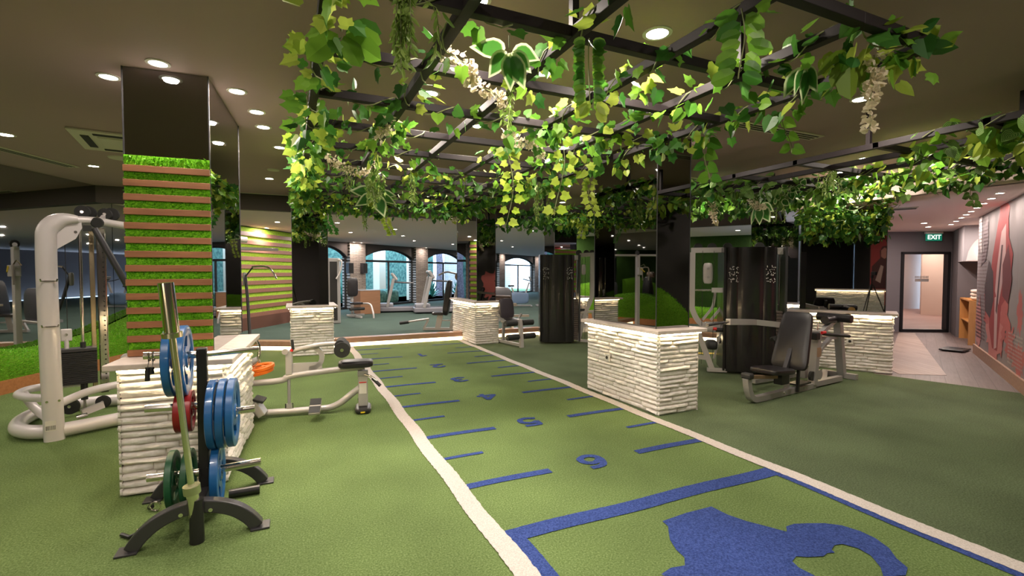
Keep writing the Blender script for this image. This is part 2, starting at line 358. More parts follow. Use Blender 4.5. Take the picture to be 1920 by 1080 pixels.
for s_, o_, r_, l_ in ((3.7, 2.6, .26, 'grey tree trunk outside the window behind the treadmill'), (.2, 3.0, .2, 'slim tree trunk outside the leftmost arched window'), (11.6, 3, .22, 'tree trunk outside the window right of the treadmills')):
    a = ww(s_, o_); tag(MB().tube([(a.x, a.y, 0), (a.x+.05, a.y, 1.6), (a.x-.05, a.y, 3.6)], [r_*1.2, r_, r_*.9], 12).build('tree_trunk', mat('bark', (.22, .20, .24), .9, noise=((.12, .10, .13), 12, 4)), smooth=True), l_, 'tree trunk')
for s_, w_ in ((4.55, .45), (7.1, .6)):
    tag(MB().prism([ww(s_, 1.6)[:2], ww(s_+w_, 1.6)[:2], ww(s_+w_, 2)[:2], ww(s_, 2)[:2]], 0, 3.2).build('porch_column', mat('porch_cream', (.75, .70, .55), .7)), 'cream square column outside the %s arched window' % ('middle' if s_ < 5 else 'right hand'), 'column')
def agave(s_, o_, h, lab):
    a = ww(s_, o_); mb = MB()
    for k in range(34):
        th = random.uniform(0, 2*PI); el = random.uniform(.25, 1.4); L_ = h*random.uniform(.7, 1.1)
        d = Vector((math.cos(th)*math.cos(el), math.sin(th)*math.cos(el), math.sin(el))); sd = Vector((-math.sin(th), math.cos(th), 0))*.05
        b0 = a+Vector((0, 0, .1)); mid = b0+d*L_*.55; tip = b0+d*L_-Vector((0, 0, .15*L_))
        mb.add([b0-sd, b0+sd, mid+sd, mid-sd, tip], [(0, 1, 2, 3), (3, 2, 4)])
    tag(mb.build('spiky_plant', mat('agave', (.05, .22, .17), .6)), lab, 'plant')
agave(2.4, 1.7, 1.3, 'spiky green plant outside the window left of the treadmills')
agave(8.4, 1.3, 1.1, 'spiky green plant outside the window right of the second treadmill')
agave(10.9, 1.2, 1.1, 'spiky green plant outside beside the right hand stone pier')
for s_, l_, w_ in ((3.3, 'clipped round hedge outside the window behind the treadmill', .9), (4.4, 'clipped hedge outside beside the cream column', .6), (15, 'low clipped hedge outside the far right window', .8)):
    a = ww(s_, .95); tag(MB().pad((a.x, a.y, .35), (1.6*w_, .8, .7), rz=math.atan2(WD.y, WD.x), r=.6).build('hedge', M_HEDGE, smooth=True), l_, 'hedge')

# hall: mural wall, recess, end wall with the glass door
wallseg('wall_right', mw(-8.2)[:2], mw(-.5)[:2], 0, HC, M_DWALL, side=-1, th=.15)
wallseg('wall_right', mw(-.5)[:2], mw(3.75)[:2], 0, HC, mat('mural_ground', (.30, .26, .26), .7), side=-1, th=.15)
struct('baseboard_right', MB().prism([mw(-8.2, .03)[:2], mw(-8.2)[:2], mw(3.75)[:2], mw(3.75, .03)[:2]], 0, .17), M_WOODB)
wallseg('wall_recess', mw(3.75, -.62)[:2], mw(6.5, -.62)[:2], 0, 2.5, M_GWALL, side=-1)
struct('baseboard_recess', MB().prism([mw(6.5, -.6)[:2], mw(6.5, -.62)[:2], mw(7.6, -.62)[:2], mw(7.6, -.6)[:2]], 0, .12), M_WOODB)
# header over the recess, facing the gym, with an arched niche
struct('wall_hall', MB().prism([mw(6.45)[:2], mw(8.2)[:2], mw(8.2, -.12)[:2], mw(6.45, -.62)[:2]], 0, 2.5), M_GWALL)
struct('wall_header', MB().prism([mw(5.6)[:2], mw(6.45)[:2], mw(6.45, -.62)[:2], mw(5.6, -.62)[:2]], 1.73, 2.5), mat('curtain_grey', (.34, .31, .32), .7))
am = MB(); ap = [(-.04, 1.735), (-.50, 1.735)]+[(-.50+.46*t/14, 1.80+.42*math.sin(PI*t/14)**.75) for t in range(1, 14)]
am.add([mw(5.595, o_, z_) for o_, z_ in ap], [tuple(range(len(ap)))]); struct('wall_header', am, mat('niche_pink', (.62, .50, .49), .7))
EA = Vector((13.0, 7.31, 0)); ED = Vector((.863, -.505, 0)); EN = Vector((.505, .863, 0))
def ew(u, off=0, z=0): v = EA+ED*u+EN*off; return Vector((v.x, v.y, z))
struct('wall_end', MB().prism([ew(-.6)[:2], ew(.98)[:2], ew(.98, .12)[:2], ew(-.6, .12)[:2]], 0, 2.5), M_GWALL)
struct('wall_end', MB().prism([ew(2.06)[:2], ew(3.0)[:2], ew(3.0, .12)[:2], ew(2.06, .12)[:2]], 0, 2.5), M_GWALL)
struct('wall_end', MB().prism([ew(.98)[:2], ew(2.06)[:2], ew(2.06, .12)[:2], ew(.98, .12)[:2]], 2.0, 2.5), M_GWALL)
dr = MB()
for a, b, z0, z1 in ((.96, 1.02, 0, 1.99), (2.02, 2.08, 0, 1.99), (.96, 2.08, 1.94, 2.0), (.96, 2.08, 0, .07)):
    dr.prism([ew(a, -.04)[:2], ew(b, -.04)[:2], ew(b, .1)[:2], ew(a, .1)[:2]], z0, z1)
door = struct('door_1', dr, M_BLACK)
gm = bpy.data.materials.new('clear_glass'); gm.use_nodes = True
nt = gm.node_tree; g1 = nt.nodes.new('ShaderNodeBsdfTransparent'); g2 = nt.nodes.new('ShaderNodeBsdfGlossy'); g2.inputs['Roughness'].default_value = .02; mxs = nt.nodes.new('ShaderNodeMixShader'); mxs.inputs[0].default_value = .1
nt.links.new(g1.outputs[0], mxs.inputs[1]); nt.links.new(g2.outputs[0], mxs.inputs[2]); nt.links.new(mxs.outputs[0], nt.nodes['Material Output'].inputs[0])
MB().prism([ew(1.02, .02)[:2], ew(2.02, .02)[:2], ew(2.02, .035)[:2], ew(1.02, .035)[:2]], .07, 1.94).build('glass_pane', gm, door)
pm = MB()
pm.add([ew(1.30, .0, 1.26), ew(1.62, .0, 1.26), ew(1.62, .0, 1.33), ew(1.30, .0, 1.33)], [(0, 1, 2, 3)])
for q in range(9): pm.add([ew(1.30+.036*q, .0, 1.345), ew(1.322+.036*q, .0, 1.345), ew(1.322+.036*q, .0, 1.40), ew(1.30+.036*q, .0, 1.40)], [(0, 1, 2, 3)])
pl_ = pm.build('door_decal', mat('decal_grey', (.30, .26, .24), .7), door)
# corridor beyond the door
def cw(x, y): return (x, y)
struct('floor', MB().prism([(13.2, 7.5), (16.2, 5.5), (30, 8), (26, 20), (14, 14)], -.05, .003), wood('corridor_planks', (.55, .36, .30), (.38, .25, .22), planks=(1.2, .2), ang=.4))
struct('ceiling', MB().prism([(13.2, 7.5), (16.2, 5.5), (30, 8), (26, 20), (14, 14)], 2.52, 2.58), M_CEILP)
CA, CB, CC, CD, CE = (20.1, 9.27), (20.6, 7.2), (22.9, 10.6), (21.3, 11.6), (17.6, 10.2)
wallseg('wall_corridor', CB, CA, 0, 2.52, M_CREAM, side=-1)
wallseg('wall_corridor', CA, CC, 0, 2.52, M_CREAM, side=-1)
wallseg('wall_corridor', (24.5, 9.8), (20.5, 12.4), 0, 2.52, mat('corridor_grey', (.52, .46, .42), .7), side=-1)
wallseg('wall_corridor', ew(.5, .12)[:2], (20.8, 12.3), 0, 2.52, mat('corridor_grey', (.52, .46, .42), .7), side=1)
wallseg('wall_corridor', ew(3.0, .12)[:2], (20.6, 6.9), 0, 2.52, M_CREAM, side=-1)
# hall left wall, behind the corner plinth
wallseg('wall_hall', (9.2, 5.2), ew(-.35)[:2], 0, 2.5, M_GWALL)

# wall with the grass wave beyond the second gym (right middle)
WA = Vector((8.6, 13.8, 0)); WB = Vector((13.1, 7.8, 0)); WDD = (WB-WA).normalized(); WNN = Vector((-WDD.y, WDD.x, 0))
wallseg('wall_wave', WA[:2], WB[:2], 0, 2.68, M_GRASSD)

# ------------------------------------------------------------------ grass wave mounds
def blades(mb, p, n, h=.03, w_=.006):
    t = Vector((random.uniform(-1, 1), random.uniform(-1, 1), random.uniform(-.4, 1))).normalized()
    up = (n*1.0+t*.75).normalized()*h*random.uniform(.7, 1.3); sd = up.cross(Vector((random.uniform(-1, 1), random.uniform(-1, 1), .3))).normalized()*w_
    mb.v += [tuple(p-sd), tuple(p+sd), tuple(p+up)]; o = len(mb.v); mb.f.append((o-3, o-2, o-1))
def attrs(o, n3):
    me = o.data; a = me.attributes.new('lv', 'FLOAT', 'POINT'); r = np.repeat(rng.random(n3), 3).astype(np.float32); a.data.foreach_set('value', r)
    e = me.attributes.new('edge', 'FLOAT', 'POINT')
def mound(name, label, org, d, n_in, prof, depth, plinth=.17, nb=9000, group=None, step=.12):
    """prof: list of (t, height); n_in points into the room; the mound stands on a wood plinth against its wall"""
    t0, t1 = prof[0][0], prof[-1][0]; T = np.arange(t0, t1+1e-6, step); H = np.interp(T, [p[0] for p in prof], [p[1] for p in prof])
    k = np.array([.25, .5, .25]); 
    for _ in range(6): H = np.concatenate([[H[0]], np.convolve(H, k, 'valid'), [H[-1]]])
    root = thing(name, label, 'grass mound', tuple(org+d*t0), 0, group); base = org+d*t0
    m_ = MB(); rows = []
    ns = 7
    for t, h in zip(T, H):
        for j in range(ns):
            a = j/(ns-1)*PI/2; off = depth*(math.cos(a)**.6); z = plinth+(h-plinth)*math.sin(a)**.75
            v = org+d*t+n_in*off-base; m_.v.append((v.x, v.y, z))
    for i in range(len(T)-1):
        for j in range(ns-1): m_.f.append((i*ns+j, (i+1)*ns+j, (i+1)*ns+j+1, i*ns+j+1))
    for i in (0, len(T)-1):
        o_ = len(m_.v); v = org+d*T[i]-base; m_.v.append((v.x, v.y, plinth)); m_.f.append(tuple([i*ns+j for j in range(ns)]+[o_]))
    body = m_.build('turf_body', M_GRASS, root, smooth=True)
    bl = MB()
    for _ in range(nb):
        i = random.randrange(len(T)-1); j = random.randrange(ns-1); u, v = random.random(), random.random()
        a = Vector(m_.v[i*ns+j]); b = Vector(m_.v[(i+1)*ns+j]); c = Vector(m_.v[i*ns+j+1]); e = Vector(m_.v[(i+1)*ns+j+1])
        p = (a*(1-u)+b*u)*(1-v)+(c*(1-u)+e*u)*v; n = (b-a).cross(c-a)
        n = n.normalized()
        if n.dot(n_in) < 0 and n.z < 0: n = -n
        if n.z < -.2: n = -n
        blades(bl, p, n)
    bo = bl.build('turf_blades', M_BLADE, root); attrs(bo, nb); bo['kind'] = 'stuff'
    pw = MB(); a = org+d*t0+n_in*(depth+.012)-base; b = org+d*t1+n_in*(depth+.012)-base; c = org+d*t1-base; e = org+d*t0-base
    pw.prism([a[:2], b[:2], c[:2], e[:2]], 0, plinth); pw.build('plinth_board', M_WOODO, root)
    return root
LPO = Vector((-3.24, 7.82, 0))
mound('grass_wave', 'green artificial grass wave on an orange wood plinth along the left mirror wall', LPO+LN*.58, LD, -LN,
      [(-9, .5), (-6, .9), (-4, 1.0), (-2.6, .8), (-1.4, .69), (0, .63), (.5, .45), (1.1, .43), (1.9, .50), (2.4, .58), (2.9, .72), (3.6, .9), (4.4, .8)], .565, nb=16000)
mound('grass_wave', 'distant green grass wave on orange plinth seen behind the lat pulldown seat', WA-WNN*.02, WDD, -WNN,
      [(.3, 1.1), (1.2, 1.25), (2.0, .95), (2.9, .62), (3.6, .48), (4.6, .44), (5.6, .6), (7, .9), (7.2, .88)], .5, nb=7000)
mound('grass_wave', 'grass wave at the foot of the mural wall, seen mirrored in the right front column', mw(-7.6, .02), MD, MN,
      [(0, .6), (2.5, .8), (4.2, 1.2), (4.85, 1.34), (5.15, 1.1), (5.45, .68), (5.62, .62)], .26, nb=4000)

# ------------------------------------------------------------------ stone plinths with slabs, LED strips and mirror columns
def stone_face(mb, o, d, n, L, H, z0=0., rh=.046):
    z = z0
    while z < H-.01:
        h = min(rh*random.uniform(.85, 1.15), H-z)
        if H-z-h < .015: h = H-z
        x = -.02
        while x < L+.019:
            ln = random.uniform(.14, .5)
            if L-x-ln < .09: ln = L-x+.02
            dep = random.uniform(.012, .034); nx = max(3, int(ln/.035)); nz = 4
            o0 = len(mb.v); tilt = random.uniform(-.006, .006)
            for i in range(nx+1):
                for j in range(nz+1):
                    u = i/nx; v = j/nz
                    e = min(1, min(u, 1-u)*nx*.9)**.5; g = max(0, math.sin(PI*v))**.45
                    out = -.004+(dep+random.uniform(-.004, .004))*e*g
                    p = o+d*(x+.003+(ln-.006)*u)+n*out
                    zz = z+.0015+(h-.003)*v+tilt*(u-.5)*2+(random.uniform(-.002, .002) if 0 < j < nz else 0)
                    mb.v.append((p.x, p.y, max(0., zz)))
            for i in range(nx):
                for j in range(nz):
                    a = o0+i*(nz+1)+j; mb.f.append((a, a+nz+1, a+nz+2, a+1))
            x += ln
        z += h
def plinth(label, corner, d, L, n, W, sides='fr', H=.85, socket=None, led=True, col_in=.1, col=None, over=.07, colmat=None, extra_slab=None, ledm=None):
    """corner = front near corner on the floor, d = direction along the front face, n = direction of depth (away from viewer)"""
    root = thing('stone_plinth', label, 'stone plinth', (corner.x, corner.y, 0))
    O = Vector((0, 0, 0)); mb = MB()
    core = MB().prism([(n*.006+d*.006)[:2], (d*(L-.006)+n*.006)[:2], (d*(L-.006)+n*(W-.006))[:2], (n*(W-.006)+d*.006)[:2]], 0, H); 
    core.build('core', mat('stone_joint', (.62, .54, .47), .9), root)
    if 'f' in sides: stone_face(mb, O, d, -n, L, H)
    if 'r' in sides: stone_face(mb, d*L, n, d, W, H)
    if 'l' in sides: stone_face(mb, O, n, -d, W, H)
    if 'b' in sides: stone_face(mb, n*W, d, n, L, H)
    mb.build('stone_cladding', M_STONE, root, smooth=True)
    a, b, c, e = -d*over-n*over, d*(L+over)-n*over, d*(L+over)+n*(W+over), -d*over+n*(W+over)
    MB().prism([a[:2], b[:2], c[:2], e[:2]], H+.005, H+.045).build('slab', M_SLAB, root, bevel=.006)
    if led:
        s = MB(); k = .045
        s.beam(-n*k+Vector((0, 0, H-.001)), d*L-n*k+Vector((0, 0, H-.001)), .014, .008)
        s.beam(d*(L+k)+Vector((0, 0, H-.001)), d*(L+k)+n*W+Vector((0, 0, H-.001)), .014, .008)
        s.beam(-d*k+Vector((0, 0, H-.001)), -d*k+n*W+Vector((0, 0, H-.001)), .014, .008)
        s.build('led_strip', ledm or M_LED, root)
    if socket:
        t, z, f = socket
        so = MB(); p = d*t-n*.04 if f == 'f' else (n*t-d*.04 if f == 'l' else n*t+d*.04); ax = n if f == 'f' else d
        so.beam(p+Vector((0, 0, z-.045)), p+Vector((0, 0, z+.045)), .085 if f == 'f' else .02, .02 if f == 'f' else .085, up=n if f == 'f' else n)
        q = so.build('wall_socket', M_WPAINT, root, bevel=.005); MB().cyl(p-(-n if f != 'f' else n)*0-ax*.009+Vector((0, 0, z)) if f != 'l' else p-d*.009+Vector((0, 0, z)), (p-ax*.014+Vector((0, 0, z))) if f != 'l' else p-d*.014+Vector((0, 0, z)), .02).build('socket_hole', M_DARKHOLE, q)
    return root
def column(label, corner, d, L, n, W, z0=.895, z1=HC):
    root = thing('mirror_column', label, 'mirror column', (corner.x, corner.y, z0))
    MB().prism([(0, 0), (d*L)[:2], (d*L+n*W)[:2], (n*W)[:2]], 0, z1-z0).build('mirror_cladding', M_MIRROR, root)
    e = MB(); s_ = .004
    for p in (Vector((0, 0, 0)), d*L, d*L+n*W, n*W): e.box((p.x, p.y, (z1-z0)/2), (s_*2, s_*2, z1-z0), rz=math.atan2(d.y, d.x))
    e.build('edge_trim', M_DGREYM, root); return root
X = Vector((1, 0, 0)); Y = Vector((0, 1, 0)); DN = Vector((0, 0, 1))
r1 = math.radians(3.6*-1)
X1 = Vector((math.cos(math.radians(-3.6)), math.sin(math.radians(-3.6)), 0)); Y1 = Vector((-X1.y, X1.x, 0))
P1 = Vector((-1.05, 3.95, 0))
plinth('white stone plinth beside the plate rack under the mirror column with the built-on slat reflection', P1, X1, .60, Y1, 1.30, 'frl')
MB().prism([(0, 0), (.24, 0), (.24, 1.2), (0, 1.2)], 0, .03)
c1 = column('big smoked mirror column beside the cable machine, its reflected grass and wood slats built solid', P1+X1*(-.03)+Y1*.27, X1, .52, Y1, 1.28)
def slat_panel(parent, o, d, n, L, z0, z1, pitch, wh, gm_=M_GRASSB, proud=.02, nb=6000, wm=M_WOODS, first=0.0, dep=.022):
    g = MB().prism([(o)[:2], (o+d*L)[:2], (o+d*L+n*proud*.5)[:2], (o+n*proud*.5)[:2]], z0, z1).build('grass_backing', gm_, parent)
    bl = MB()
    for _ in range(nb):
        p = o+d*random.uniform(0, L)+n*proud*.5; p.z = random.uniform(z0, z1); blades(bl, p, (n+Vector((0, 0, -.3))).normalized(), .022, .004)
    bo = bl.build('grass_blades', M_BLADE, parent); attrs(bo, nb); bo['kind'] = 'stuff'
    z = z0+first
    while z < z1-wh*.5:
        m_ = MB(); c = o+d*(L/2)+n*(dep/2+proud*.5); m_.box((c.x, c.y, z+wh/2), (L+.004, dep, wh), rz=math.atan2(d.y, d.x)); m_.build('wood_slat', wm, parent, bevel=.002)
        z += pitch
slat_panel(c1, Vector((0, 0, 0)), X1, -Y1, .52, 0.005, 1.43, .1005, .046, first=.0)  # mirrored slat wall, built as a solid panel on the column face
P2 = Vector((-.02, 9.27, 0))
plinth('narrow white stone plinth with mirror column at the left start of the lane', P2, X, .68, Y, .85, 'frl', over=.09)
column('mirror column above the stone plinth left of the lane end', P2+X*.02+Y*.10, X, .60, Y, .72)
P3_ = Vector((3.42, 9.24, 0))
plinth('white stone plinth at the right far end of the sprint lane', P3_, X, .50, Y, 1.5, 'frl')
column('mirror column on the stone plinth at the right far end of the lane', P3_+X*.05+Y*.06, X, .42, Y, 1.3)
P4 = Vector((3.45, 3.86, 0))
plinth('large white stone plinth beside the right white lane line with wall socket', P4, X, .54, Y, 1.30, 'frl', socket=(.83, .48, 'l'))
column('tall mirror column on the large stone plinth right of the lane', P4+X*.05+Y*.10, X, .46, Y, 1.14)
P5 = Vector((7.95, 4.01, 0))-HP*1.28
plinth('long white stone plinth behind the chest press, beside the hall', P5, HP, 1.28, HD, .46, 'fr', socket=(.78, .45, 'f'))
column('wide smoked mirror column behind the chest press next to the hall', P5+HD*.12+HP*.10, HP, 1.10, HD, .34)
P6 = Vector((8.60, 7.00, 0))
plinth('stone plinth glimpsed between the black weight tower and the hall column', P6, HP, .95, HD, .5, 'fr')
column('mirror column on the plinth just right of the black weight tower', P6+HD*.08+HP*.05, HP, .85, HD, .4)
P7 = Vector((5.72, 10.0, 0))
plinth('far stone plinth partly hidden by the far black weight tower', P7, X, .95, Y, .6, 'fr')
c7 = column('far mirror column above the far weight tower, its reflected green slats built solid', P7+X*.04+Y*.08, X, .62, Y, .5)
slat_panel(c7, Vector((0, 0, 0)), X, -Y, .62, 0.1, 1.15, .12, .06, nb=800)  # green slat reflection added as real slats on the mirror face
# curbs with floor led
def curb(name, a, b, n):
    a = Vector((*a, 0)); b = Vector((*b, 0)); n = n.normalized()
    struct(name, MB().prism([a[:2], b[:2], (b+n*.22)[:2], (a+n*.22)[:2]], .075, .175), M_CURB, bevel=.006)
    struct(name, MB().prism([(a+n*.03)[:2], (b+n*.03)[:2], (b+n*.2)[:2], (a+n*.2)[:2]], 0, .075), M_LEDF)
curb('trim_6', (.66, 10.06), (3.42, 10.06), Y)
curb('trim_7', (3.92, 10.08), (5.72, 10.08), Y)
curb('trim_8', (-2.6, 11.4), (-.02, 10.0), Vector((.4, .9, 0)))
curb('trim_9', (6.7, 9.9), (8.6, 7.0), Vector((.85, .5, 0)))

# far slatted wall
sw = thing('slatted_grass_wall', 'long bright green grass wall with horizontal wooden slats left of the windows', 'slatted wall', (-2.10, 12.32, 0))
SD = Vector((.498, .867, 0)); SN = Vector((.867, -.498, 0))
slat_panel(sw, Vector((0, 0, 0)), SD, SN, 5.7, .34, 2.66, .211, .105, gm_=mat('lit_grass', (.30, .52, .03), .9, noise=((.42, .62, .06), 30, 4)), proud=.06, nb=9000, wm=wood('far_slat_wood', (.26, .12, .08), (.19, .085, .06)), first=-.02, dep=.05)  # LED light on this wall is put into the bright grass colour
MB().prism([(0, 0), (SD*5.7)[:2], (SD*5.7+SN*.08)[:2], (SN*.08)[:2]], 0, .34).build('base_board', mat('dark_base', (.10, .04, .025), .6), sw)
for z_ in (2.6,): pass

# ------------------------------------------------------------------ lane markings
def jag(p0, p1, w0, seg=.02, amp=.008, z=.006):
    p0 = Vector((*p0, 0)); p1 = Vector((*p1, 0)); d = (p1-p0); L = d.length; d.normalize(); n = Vector((-d.y, d.x, 0)); k = max(2, int(L/seg)); mb = MB()
    for i in range(k+1):
        c = p0+d*(L*i/k); wob = .007*math.sin(i*.11)+.004*math.sin(i*.037+1)
        a = c-n*(w0/2+random.uniform(0, amp)-wob); b = c+n*(w0/2+random.uniform(0, amp)+wob)
        mb.v += [(a.x, a.y, z), (b.x, b.y, z)]
        if i: o = 2*i; mb.f.append((o-2, o-1, o+1, o))
    return mb
def flat(poly, z=.004): return MB().add([(x, y, z) for x, y in poly], [tuple(range(len(poly)))])
tag(jag((1.025, .2), (1.03, 10.05), .115).build('lane_line', M_WHITE), 'long white turf line along the left side of the sprint lane', 'floor line')
tag(jag((3.33, .2), (3.33, 9.0), .115).build('lane_line', M_WHITE), 'long white turf line along the right side of the sprint lane', 'floor line')
tag(jag((3.33, 9.0), (3.33, 10.05), .115).build('lane_line', M_WHITE), 'short far end of the right white line beside the far plinth', 'floor line')
tag(jag((1.08, 2.42), (3.27, 2.42), .125, amp=.003, z=.004).build('lane_bar', M_BLUE), 'wide blue bar across the lane before the figure', 'floor line')
tag(jag((1.12, .2), (1.125, 2.37), .085, amp=.004, z=.0038).build('lane_edge', M_BLUE), 'blue border strip inside the left white line near the camera', 'floor line')
tag(jag((3.245, .2), (3.245, 2.37), .06, amp=.003, z=.0038).build('lane_edge', M_BLUE), 'blue border strip inside the right white line near the camera', 'floor line')
LY = [9.51, 8.45, 7.37, 6.30, 5.28, 4.20, 3.115]
nm = ['far end of the lane', 'number one', 'number two', 'number three', 'number four', 'number five', 'number six']
wd = [.06, .06, .065, .07, .075, .08, .085]
for i, y in enumerate(LY):
    tag(jag((1.075, y), (1.75, y), wd[i]*.9, amp=.002, z=.004).build('distance_mark', M_BLUE), 'long blue dash on the left side by the %s' % nm[i], 'floor mark')
    tag(jag((2.58, y+.02), (3.28, y+.02), wd[i]*.9, amp=.002, z=.004).build('distance_mark', M_BLUE), 'long blue dash on the right side by the %s' % nm[i], 'floor mark')
sm = ['just before number one', 'between numbers one and two', 'between numbers two and three', 'between numbers three and four', 'between numbers four and five', 'between numbers five and six']
for i, y in enumerate([8.98, 7.90, 6.84, 5.79, 4.76, 3.66]):
    tag(jag((1.075, y), (1.42, y), .045, amp=.002, z=.004).build('distance_mark', M_BLUE), 'short blue dash on the left side %s' % sm[i], 'floor mark')
    tag(jag((2.91, y+.02), (3.28, y+.02), .045, amp=.002, z=.004).build('distance_mark', M_BLUE), 'short blue dash on the right side %s' % sm[i], 'floor mark')
def text_mesh(txt, size, m, name, ext=.0, weight=.0):
    cu = bpy.data.curves.new(name, 'FONT'); cu.body = txt; cu.size = size; cu.align_x = 'CENTER'; cu.align_y = 'CENTER'; cu.extrude = ext; cu.offset = weight
    t = bpy.data.objects.new(name, cu); C.objects.link(t); dg = bpy.context.evaluated_depsgraph_get(); me = bpy.data.meshes.new_from_object(t.evaluated_get(dg))
    bpy.data.objects.remove(t); me.materials.clear(); me.materials.append(m); o = bpy.data.objects.new(name, me); C.objects.link(o); return o
DG = {1: [[(-.055, .07), (.015, .125), (.015, -.125)]], 2: [[(-.07, .06), (-.04, .11), (.03, .115), (.07, .07), (.04, .0), (-.06, -.105)], [(-.085, -.105), (.085, -.105)]],
      3: [[(-.07, .09), (0, .115), (.065, .07), (.03, .01), (-.02, .005)], [(-.02, .005), (.05, -.005), (.075, -.07), (0, -.115), (-.075, -.085)]],
      4: [[(.03, -.125), (.03, .12), (-.085, -.04), (-.085, -.055), (.09, -.055)]], 5: [[(.075, .105), (-.055, .105), (-.062, .01)], [(-.06, .01), (.0, .04), (.07, .0), (.065, -.08), (0, -.112), (-.075, -.085)]],
      6: [[(.06, .105), (-.03, .09), (-.072, 0), (-.06, -.08), (0, -.11), (.065, -.07), (.06, .0), (0, .03), (-.065, -.02)]]}
def stroke(mb, pts, w_, z, sm):
    P = smoothpath([(x, y, 0) for x, y in pts], 5) if sm else [Vector((x, y, 0)) for x, y in pts]
    for a, b in zip(P[:-1], P[1:]):
        d = (b-a)
        if d.length < 1e-5: continue
        d.normalize(); n = Vector((-d.y, d.x, 0))*w_/2; e = d*w_*.25
        mb.add([(v.x, v.y, z+random.random()*.0006) for v in (a-e-n, b+e-n, b+e+n, a-e+n)], [(0, 1, 2, 3)])
for i, (x, y) in enumerate([(2.10, 8.48), (2.10, 7.40), (2.10, 6.32), (2.11, 5.30), (2.14, 4.23), (2.14, 3.13)]):
    mb = MB()
    for k, pts in enumerate(DG[i+1]): stroke(mb, pts, .052, .004+.0008*k, (i+1) in (2, 3, 6) and len(pts) > 3 or (i == 4 and k == 1))
    o = mb.build('lane_number', M_BLUE); o.location = (x, y, .001); o.rotation_euler = (0, 0, PI); o.scale = (1.12, 1.0, 1)
    tag(o, 'blue number %s set into the lane turf, upside down' % ['one', 'two', 'three', 'four', 'five', 'six'][i], 'floor number')
logo = [(2.00, 2.19), (2.20, 2.205), (2.41, 2.20), (2.42, 2.08), (2.46, 1.98), (2.51, 1.90), (2.545, 1.84), (2.57, 1.80), (2.62, 1.84), (2.69, 1.84), (2.77, 1.81), (2.86, 1.77), (2.93, 1.71), (2.96, 1.63), (2.96, 1.55), (2.92, 1.46), (2.85, 1.39), (2.81, 1.32), (2.73, 1.29), (2.62, 1.33), (2.69, 1.38), (2.755, 1.46), (2.765, 1.53), (2.73, 1.59), (2.68, 1.60), (2.62, 1.58), (2.61, 1.555), (2.57, 1.57), (2.52, 1.56), (2.44, 1.59), (2.39, 1.62), (2.33, 1.60), (2.31, 1.55), (2.32, 1.48), (2.30, 1.35), (2.28, 1.15), (2.2, .95), (2.02, .95), (1.95, 1.2), (1.95, 1.45), (1.88, 1.62), (1.78, 1.70), (1.66, 1.74), (1.64, 1.80), (1.72, 1.82), (1.80, 1.805), (1.85, 1.86), (1.86, 1.93), (1.90, 2.02), (1.955, 2.09), (1.99, 2.13)]
tag(flat(logo, .0045).build('floor_figure', M_BLUE), 'large blue silhouette with a curved arm in the turf at the front of the lane', 'floor figure')

